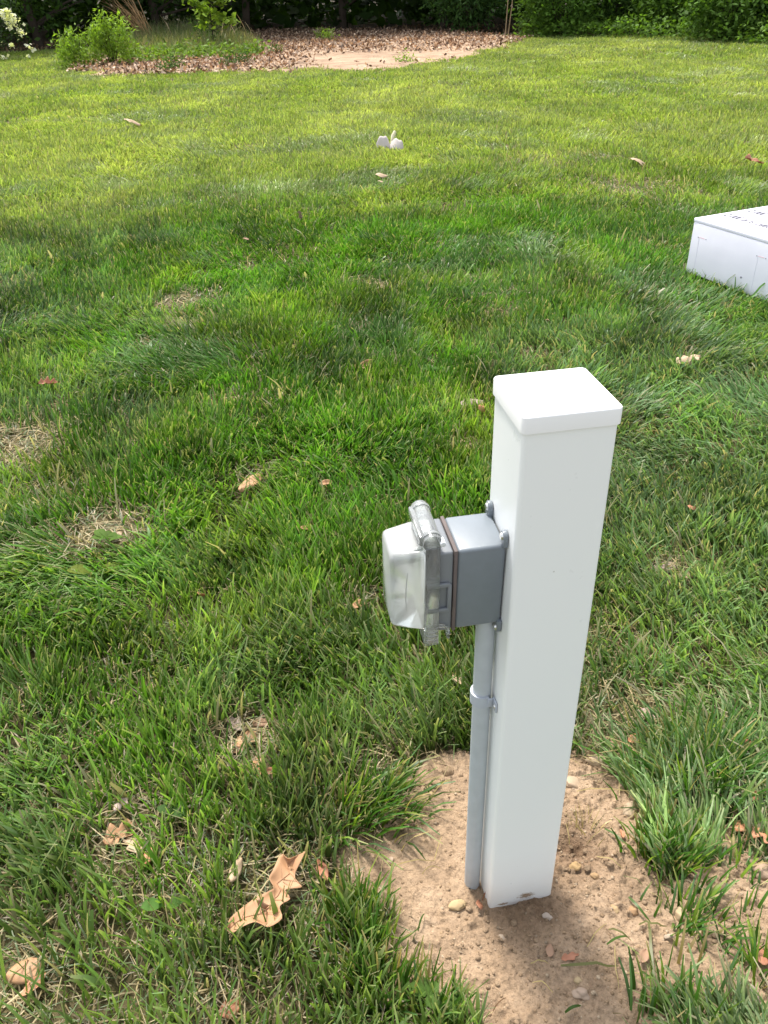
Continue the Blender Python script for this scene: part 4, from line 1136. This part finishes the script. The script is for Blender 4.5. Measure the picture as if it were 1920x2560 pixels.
# ------------------------------------------------------------------ background plants
def leaf_cloud(acc, centres, n_per, spread, size, colr, droop=.2, aspect=.5, vary=.5):
    """leaf shaped quads gathered in clumps round each centre"""
    c = np.repeat(np.asarray(centres, float), n_per, 0); n = len(c)
    P = c + rng.normal(0, 1, (n, 3)) * np.asarray(spread)
    a = rng.random(n) * 2 * math.pi; el = rng.normal(-droop, .55, n)
    d = np.stack([np.cos(a) * np.cos(el), np.sin(a) * np.cos(el), np.sin(el)], 1)
    s_ = np.cross(d, np.array([0, 0, 1.0])); s_ /= (np.linalg.norm(s_, axis=1) + 1e-6)[:, None]
    nrm = np.cross(s_, d)
    tw = rng.normal(0, .6, n)[:, None]; s_ = s_ * np.cos(tw) + nrm * np.sin(tw)
    L = size * (.55 + .8 * rng.random(n))[:, None]; W = L * aspect * .5
    V = np.stack([P, P + d * L * .45 + s_ * W, P + d * L, P + d * L * .45 - s_ * W], 1)
    ct = 1 + vary * (rng.random((len(centres), 1)) - .5); ct = np.repeat(ct, n_per, 0)
    C = np.asarray(colr)[None] * ct * (.65 + .7 * rng.random((n, 1)))
    C = C * np.array([1, 1, 1]) + (rng.random((n, 1)) - .5) * np.array([.03, .02, 0]) * C.mean() * 4
    b = (np.arange(n) * 4)[:, None]
    acc.add(V.reshape(-1, 3), b + np.array([[0, 1, 2, 3]]), np.repeat(np.clip(C, .003, 1), 4, 0))

def blob_centres(n, c, r, hollow=.55, zmin=.02):
    v = rng.normal(0, 1, (n * 2, 3)); v /= np.linalg.norm(v, axis=1)[:, None]
    v *= (hollow + (1 - hollow) * rng.random((n * 2, 1)))
    p = np.asarray(c) + v * np.asarray(r)
    return p[p[:, 2] > zmin][:n]

M_bark = plain("bark", (.045, .035, .026), .9, .8, 40, .3, spec=.1)
M_twig = plain("pale_twig", (.26, .20, .12), .8, .4, 60, .2, spec=.1)
def limbs(mb, base, height, r0, n, reach, zlo=.15):
    z = [0, .3, .65, 1]
    jit = [Vector((random.uniform(-1, 1), random.uniform(-1, 1), 0)) * r0 * 1.2 for _ in z]
    pts = [Vector(base) + Vector((0, 0, height * q)) + j for q, j in zip(z, jit)]
    mb.tube(pts, [r0, r0 * .85, r0 * .6, r0 * .25], 9)
    for i in range(n):
        q = zlo + (1 - zlo) * random.random(); a = random.random() * 6.28
        p0 = Vector(base) + Vector((0, 0, height * q)); L = reach * (1.1 - .6 * q) * random.uniform(.6, 1.1)
        d = Vector((math.cos(a), math.sin(a), random.uniform(-.1, .5)))
        mb.tube([p0, p0 + d * L * .5 + Vector((0, 0, .05 * L)), p0 + d * L], [r0 * .35, r0 * .22, r0 * .08], 6)

def shrub(name, pos, rx, ry, h, n_clump, n_per, size, colr, label, cat, group=None, z0=0.0, droop=.2, aspect=.5, hollow=.5, stems=6, trunk="stem", crown="foliage", stemr=.012, spread=None, trunk_mat=None):
    x, y = pos[:2]
    root = empty(name, (x, y, float(ground_z(x, y))))
    tag(root, label, cat, group)
    A_ = Acc()
    cs = blob_centres(n_clump, (0, 0, z0 + (h - z0) * .5), (rx, ry, (h - z0) * .5), hollow)
    leaf_cloud(A_, cs, n_per, spread or (size * 1.3, size * 1.3, size * .9), size, colr, droop, aspect)
    link(crown, A_.mesh(crown), M_leaf, root)
    mb = MB()
    for i in range(stems):
        a = random.random() * 6.28; rr = random.random() ** .5
        e = Vector((rx * .8 * rr * math.cos(a), ry * .8 * rr * math.sin(a), h * random.uniform(.6, .92)))
        b0 = Vector((random.uniform(-1, 1) * .12 * rx, random.uniform(-1, 1) * .12 * ry, -.03))
        mb.tube([b0, b0 * .4 + e * .5 + Vector((0, 0, .08 * h)), e], [stemr, stemr * .7, stemr * .25], 6)
    mb.build(trunk, trunk_mat or M_bark, root)
    return root

def tree(name, pos, h, rx, crown_lo, n_clump, n_per, size, colr, label, group, tr=.12, droop=.3, hollow=.35):
    x, y = pos[:2]
    root = empty(name, (x, y, float(ground_z(x, y))))
    tag(root, label, "tree", group)
    mb = MB(); limbs(mb, (0, 0, -.1), h * .9, tr, 14, rx * .9, crown_lo / h + .02)
    mb.build("trunk", M_bark, root)
    A_ = Acc()
    cs = blob_centres(n_clump, (0, 0, (h + crown_lo) / 2), (rx, rx, (h - crown_lo) / 2), hollow)
    leaf_cloud(A_, cs, n_per, (size * 2.2, size * 2.2, size * 1.3), size, colr, droop, .55)
    link("crown", A_.mesh("crown"), M_leaf, root)
    return root

DK = (.024, .050, .010); MD = (.05, .10, .02); LT = (.18, .28, .038); YG = (.17, .26, .035)
# woodland edge and the wood behind it
wg = "trees of the dark wood behind the lawn"
TREES = [(-15.5, 26.5, 7, 2.8, .1, DK, "dark tree at the far left behind the white blossom bush"),
         (-10.6, 30.2, 9, 3.0, .08, MD, "broad leaved tree with drooping low boughs, left part of the wood"),
         (-7.2, 32.5, 9, 3.0, .1, DK, "dark tree behind the dried grass clump"),
         (-4.2, 33.2, 10, 3.0, .15, DK, "tall dark tree behind the leafy sapling"),
         (-.8, 34.5, 11, 3.2, .25, DK, "tall dark tree over the shaded hollow behind the leaf bed"),
         (2.6, 33.5, 10, 3.0, .2, DK, "dark tree left of the thin bare stems"),
         (5.6, 31.5, 10, 3.0, .1, DK, "dark tree behind the bright leaved shrub"),
         (9.0, 29.5, 9, 3.0, .1, DK, "dark tree above the vine bank at right"),
         (12.6, 27.5, 9, 3.0, .1, DK, "dark tree above the right end of the vine bank"),
         (16.5, 26, 8, 3.0, .1, DK, "dark tree at the right end of the wood")]
for x, y, h, rx, lo, c, lb in TREES:
    tree("woodland_tree", (x, y), h, rx, lo, 420, 22, .19, c, lb, wg, .14)
# the depth of the wood behind: one dark mass of leaves
A_ = Acc()
nw = 9000
cs = np.stack([rng.uniform(-48, 32, nw), rng.uniform(36, 52, nw), 9 * rng.random(nw) ** 1.5 + .05], 1)
leaf_cloud(A_, cs, 7, (.8, .8, .5), .5, DK, .2, .7)
cs = np.stack([rng.uniform(-34, 26, 2600), rng.uniform(29, 40, 2600), rng.uniform(4.5, 8, 2600)], 1)
cs = cs[cs[:, 1] > edge(cs[:, 0]) + 3.2]
leaf_cloud(A_, cs, 8, (.7, .7, .3), .5, DK, .2, .7)
tag(link("distant_wood", A_.mesh("distant_wood"), M_leaf), kind='stuff')

# white flowering bush, far left
fp = G(-40, 152)
fb = shrub("flowering_bush", fp, 1.25, 1.2, 2.3, 260, 16, .09, (.035, .065, .02), "dark bush with white blossom clusters at the far left", "bush", droop=.25, hollow=.6)
A_ = Acc()
fl_c = []
for px, py in [(12, 28), (10, 35), (18, 44), (24, 50), (26, 40), (35, 52), (29, 57), (25, 65), (50, 77), (54, 82), (76, 120), (30, 114), (14, 42), (20, 32), (8, 148), (16, 150), (66, 148)]:
    q = G(px, py, 1.0); d = q - CAM
    t_ = (fp[1] - .75) / d[1]; fl_c.append(CAM + d * t_)
fl_c = np.array(fl_c) - np.array([fp[0], fp[1], float(ground_z(*fp[:2]))])
fl_c[:, 2] = np.maximum(fl_c[:, 2], .05)
leaf_cloud(A_, fl_c, 20, (.05, .05, .045), .075, (.80, .78, .68), 0, .95, .1)
extra = blob_centres(18, (0, 0, 1.2), (1.2, 1.2, 1.1), .95)
leaf_cloud(A_, extra, 10, (.05, .05, .045), .065, (.80, .78, .68), 0, .95, .1)
link("blossoms", A_.mesh("blossoms"), M_leaf, fb)

# bright weedy shrubs left of the leaf bed
shrub("leafy_shrub", G(200, 178), .50, .45, .70, 60, 26, .095, LT, "lower bright green shrub at the left end of the leaf bed", "shrub", droop=-.35, aspect=.34, hollow=.35, spread=(.05, .05, .10))
shrub("leafy_shrub", G(285, 172), .60, .5, 1.02, 90, 26, .10, LT, "taller bright green shrub between low shrub and dried grass", "shrub", droop=-.35, aspect=.34, hollow=.35, spread=(.05, .05, .11))
# maple sapling
sp_ = G(535, 128)
sap = empty("maple_sapling", (sp_[0], sp_[1], float(ground_z(*sp_[:2]))))
tag(sap, "sunlit yellow green sapling behind the long grass", "sapling")
mb = MB(); mb.tube([(0, 0, -.05), (.03, 0, .6), (.02, .02, 1.2), (.1, 0, 1.9)], [.018, .014, .011, .005], 7)
A_ = Acc(); cs = []
for i in range(40):
    z = random.uniform(.55, 1.9); a = random.random() * 6.28; L = random.uniform(.2, .62)
    e = Vector((L * math.cos(a) + .05, L * math.sin(a), z + .1)); cs.append(e)
    mb.tube([(.02, 0, z - .12), e * .5 + Vector((.01, 0, z * .5 - .02)), e], [.007, .005, .002], 5)
mb.build("trunk", M_bark, sap)
leaf_cloud(A_, cs, 13, (.10, .10, .06), .18, (.19, .29, .04), .1, .8, .4)
low = [(random.uniform(-.5, .3), random.uniform(-.2, .2), random.uniform(.2, .8)) for _ in range(24)]
leaf_cloud(A_, low, 10, (.07, .07, .09), .09, (.06, .12, .025), .1, .4, .3)
link("crown", A_.mesh("crown"), M_leaf, sap)

# dried ornamental grass, arching left, and single dry stalks
def stalks(px, py, n, h, lean, spread, c, name, label, cat, wdt=.012, feather=True, group=None):
    P = G(px, py); root_z = float(ground_z(P[0], P[1]))
    A_ = Acc()
    base = np.zeros((n, 3)); base[:, 0] = rng.normal(0, spread, n); base[:, 1] = rng.normal(0, spread, n)
    dv = np.stack([lean + rng.normal(0, .35, n), rng.normal(0, .35, n)], 1); dv /= np.hypot(dv[:, 0], dv[:, 1])[:, None]
    L = h * (.55 + .6 * rng.random(n)); bend = np.clip(.25 + .5 * rng.random(n), .1, .9)
    cc = np.asarray(c) * (.6 + .8 * rng.random((n, 1)))
    tp = (.3, .6, .9, 1.2, .5) if feather else (1, .9, .6, .3)
    A_.add(*ribbons(base, dv, L, np.full(n, wdt), bend, cc, cc * 1.2, 6, tp, twist=rng.normal(0, .8, n)))
    o = link(name, A_.mesh(name), M_straw); o.location = (P[0], P[1], root_z)
    return tag(o, label, cat, group)
stalks(365, 112, 80, 1.45, -.9, .16, (.46, .30, .15), "dried_grass_clump", "clump of dried tan grass arching left before the dark wood", "dried grass", .018)
sg = "dry stalks in the long grass"
stalks(440, 112, 3, 1.15, -.3, .08, (.42, .33, .2), "dry_stalk", "upright dry stalks right of the dried grass clump", "dry stalk", .022, group=sg)
stalks(562, 122, 5, .85, .7, .10, (.42, .33, .2), "dry_stalk", "dry stalks below the sapling's right side", "dry stalk", .022, group=sg)
stalks(602, 118, 4, .9, -.7, .10, (.42, .33, .2), "dry_stalk", "arching dry stalks right of the sapling", "dry stalk", .022, group=sg)
stalks(640, 105, 3, .6, -.6, .08, (.42, .33, .2), "dry_stalk", "short dry stalks at the edge of the leaf bed", "dry stalk", .02, group=sg)

# long soft meadow grass behind the bed: one mass
A_ = Acc()
n = 9000
mp_ = GP([(300, 160), (420, 150), (620, 145), (650, 128), (600, 104), (480, 98), (360, 104), (300, 120)])
q = np.array(mp_); x = rng.uniform(q[:, 0].min(), q[:, 0].max(), n * 3); y = rng.uniform(q[:, 1].min(), q[:, 1].max(), n * 3)
k = inside(mp_, x, y); x, y = x[k][:n], y[k][:n]; n = len(x)
a = rng.random(n) * 6.283; dv = np.stack([np.cos(a), np.sin(a)], 1)
hh = np.interp(y, [y.min(), y.max()], [.20, .62])
cc = np.where(rng.random((n, 1)) < .35, np.array([.26, .24, .12]), np.array([.11, .16, .05])) * (.6 + .8 * rng.random((n, 1)))
A_.add(*ribbons(np.stack([x, y, ground_z(x, y)], 1), dv, hh * (.6 + .7 * rng.random(n)), np.full(n, .012), .2 + .5 * rng.random(n), cc, cc * 1.15, 4, (1, .9, .6, .3), twist=rng.normal(0, .8, n)))
tag(link("long_grass", A_.mesh("long_grass"), M_grass), kind='stuff')
# low ground cover: weeds at the front of the bed and vines along the wood at right
A_ = Acc()
def cover(poly, n, zh, size, c, per=7):
    P_ = GP(poly); q = np.array(P_)
    x = rng.uniform(q[:, 0].min(), q[:, 0].max(), n * 4); y = rng.uniform(q[:, 1].min(), q[:, 1].max(), n * 4)
    k = inside(P_, x, y); x, y = x[k][:n], y[k][:n]
    hz_ = zh * (.35 + .65 * fbm(x * 1.1, y * 1.1, 19, 3)) * rng.random(len(x))
    leaf_cloud(A_, np.stack([x, y, ground_z(x, y) + hz_ + .03], 1), per, (size, size, size * .6), size, c, -.1, .6)
cover([(300, 172), (420, 165), (620, 150), (660, 150), (660, 135), (400, 140), (300, 150)], 420, .28, .10, (.11, .18, .03))
cover([(1290, 100), (1480, 97), (1640, 106), (1780, 112), (2000, 122), (2000, 70), (1700, 62), (1480, 66), (1300, 84)], 1700, .60, .11, (.10, .18, .03))
cover([(0, 30), (300, 70), (620, 60), (900, 55), (1100, 70), (1100, 45), (600, 40), (100, 10)], 500, .4, .14, (.018, .035, .01))
tag(link("ground_cover", A_.mesh("ground_cover"), M_leaf), kind='stuff')
# small weeds standing in the leaf bed
bg_ = "small weeds standing in the leaf bed"
for px, py, h, c, lb in [(822, 108, .42, LT, "thin young weed in the middle of the leaf bed"), (800, 100, .32, LT, "lower young weed left of the thin one"), (440, 182, .32, MD, "dark green weed at the front of the leaf bed"),
                         (572, 172, .26, MD, "green weed tuft in front of the leaf bed's middle"), (612, 168, .28, MD, "rounded weed tuft right of the other front tuft"), (418, 190, .2, MD, "small weed in the grass edge before the dark green weed"),
                         (1018, 160, .15, LT, "tiny weed on the bare pale soil of the bed"), (690, 138, .22, MD, "weed beside the twigs in the leaf bed")]:
    shrub("bed_weed", G(px, py), .13, .13, h, 16, 14, .07, c, lb, "weed", bg_, droop=-.2, aspect=.4, hollow=.2, stems=3, stemr=.006)
# shrubs of the woodland edge
eg = "shrubs along the edge of the wood"
shrub("woodland_shrub", G(1165, 84), 1.25, 1.1, 2.3, 260, 18, .16, (.05, .105, .028), "rounded dark green shrub behind the right end of the leaf bed", "shrub", eg, z0=.05, droop=.5, aspect=.36, hollow=.55, stems=8, stemr=.02)
shrub("woodland_shrub", G(1395, 92), 1.15, .9, 1.9, 260, 18, .14, (.085, .165, .028), "bright leaved shrub right of the thin bare stems", "shrub", eg, droop=.2, aspect=.45, stems=8, stemr=.02)
shrub("woodland_shrub", G(1545, 80), 1.3, 1.0, 1.9, 240, 16, .14, (.055, .11, .02), "dark shrub between bright shrub and vine bank", "shrub", eg, droop=.2, aspect=.45, stems=8, stemr=.02)
shrub("woodland_shrub", G(1660, 88), .9, .8, 1.5, 200, 16, .14, (.11, .20, .035), "light green shrub rising from the vine bank", "shrub", eg, droop=.2, aspect=.5, stems=8, stemr=.02)
shrub("woodland_shrub", G(1815, 104), 1.2, 1.0, 1.8, 260, 18, .14, (.09, .17, .03), "big leafy shrub at the right end of the lawn edge", "shrub", eg, droop=.2, aspect=.5, stems=8, stemr=.02)
shrub("woodland_shrub", G(1985, 104), 1.2, 1.0, 1.9, 220, 18, .14, (.05, .10, .02), "dark shrub at the right edge of the photo", "shrub", eg, droop=.2, aspect=.5, stems=8, stemr=.02)
P = G(1262, 98)
for dx, dy, h, ln, lb in [(0, 0, 3.0, .05, "pale thin bare stem between the dark and the bright shrub"), (.10, .15, 2.8, .25, "second thin bare stem leaning right beside the pale one")]:
    mb = MB(); mb.tube([(0, 0, -.05), (ln * .2 + .03, 0, h * .3), (ln * .7 - .03, .05, h * .7), (ln * 1.2, .02, h)], [.015, .013, .010, .005], 8)
    o = mb.build("bare_stem", M_twig); o.location = (P[0] + dx, P[1] + dy, 0); tag(o, lb, "stem", "thin bare stems by the shrubs")

# dead leaf litter: one mass
A_ = Acc()
n = 44000
q = np.array(BED); x = rng.uniform(q[:, 0].min() - .5, q[:, 0].max() + .5, n); y = rng.uniform(q[:, 1].min() - .3, q[:, 1].max() + 1.5, n)
bdv = polydist(BED, x, y)
# the bare strip at the right front of the bed has few leaves
bare_strip = np.clip((24.2 - y + 2.5 * (fbm(x * .7, y * .7, 808, 3) - .5)) / 2.6, 0, 1) * np.clip((x + 2.6) / 1.6, 0, 1)
k = (bdv > -.25 + 2.0 * (fbm(x * .9, y * .9, 8, 3) - .5)) & (rng.random(n) > bare_strip * .96)
x, y = x[k], y[k]
cc = np.array([[.50, .33, .22], [.36, .21, .13], [.60, .43, .31], [.24, .13, .08]])[rng.integers(0, 4, len(x))]
for g in range(4):
    m_ = rng.integers(0, 4, len(x)) == g
    base_c = [(.33, .225, .15), (.19, .12, .08), (.47, .36, .26), (.09, .058, .04)][g]
    leaf_cloud(A_, np.stack([x[m_], y[m_], ground_z(x[m_], y[m_]) + .06 + .04 * rng.random(m_.sum())], 1), 1, (.02, .02, .01), .085, base_c, .0, .6, .35)
n = 5000
x = rng.uniform(-14, 12, n); y = edge(x) + rng.uniform(.3, 7, n)
leaf_cloud(A_, np.stack([x, y, ground_z(x, y) + .03], 1), 1, (.02, .02, .01), .12, (.13, .085, .05), 0, .6, .4)
tag(link("leaf_litter", A_.mesh("leaf_litter"), M_litter), kind='stuff')
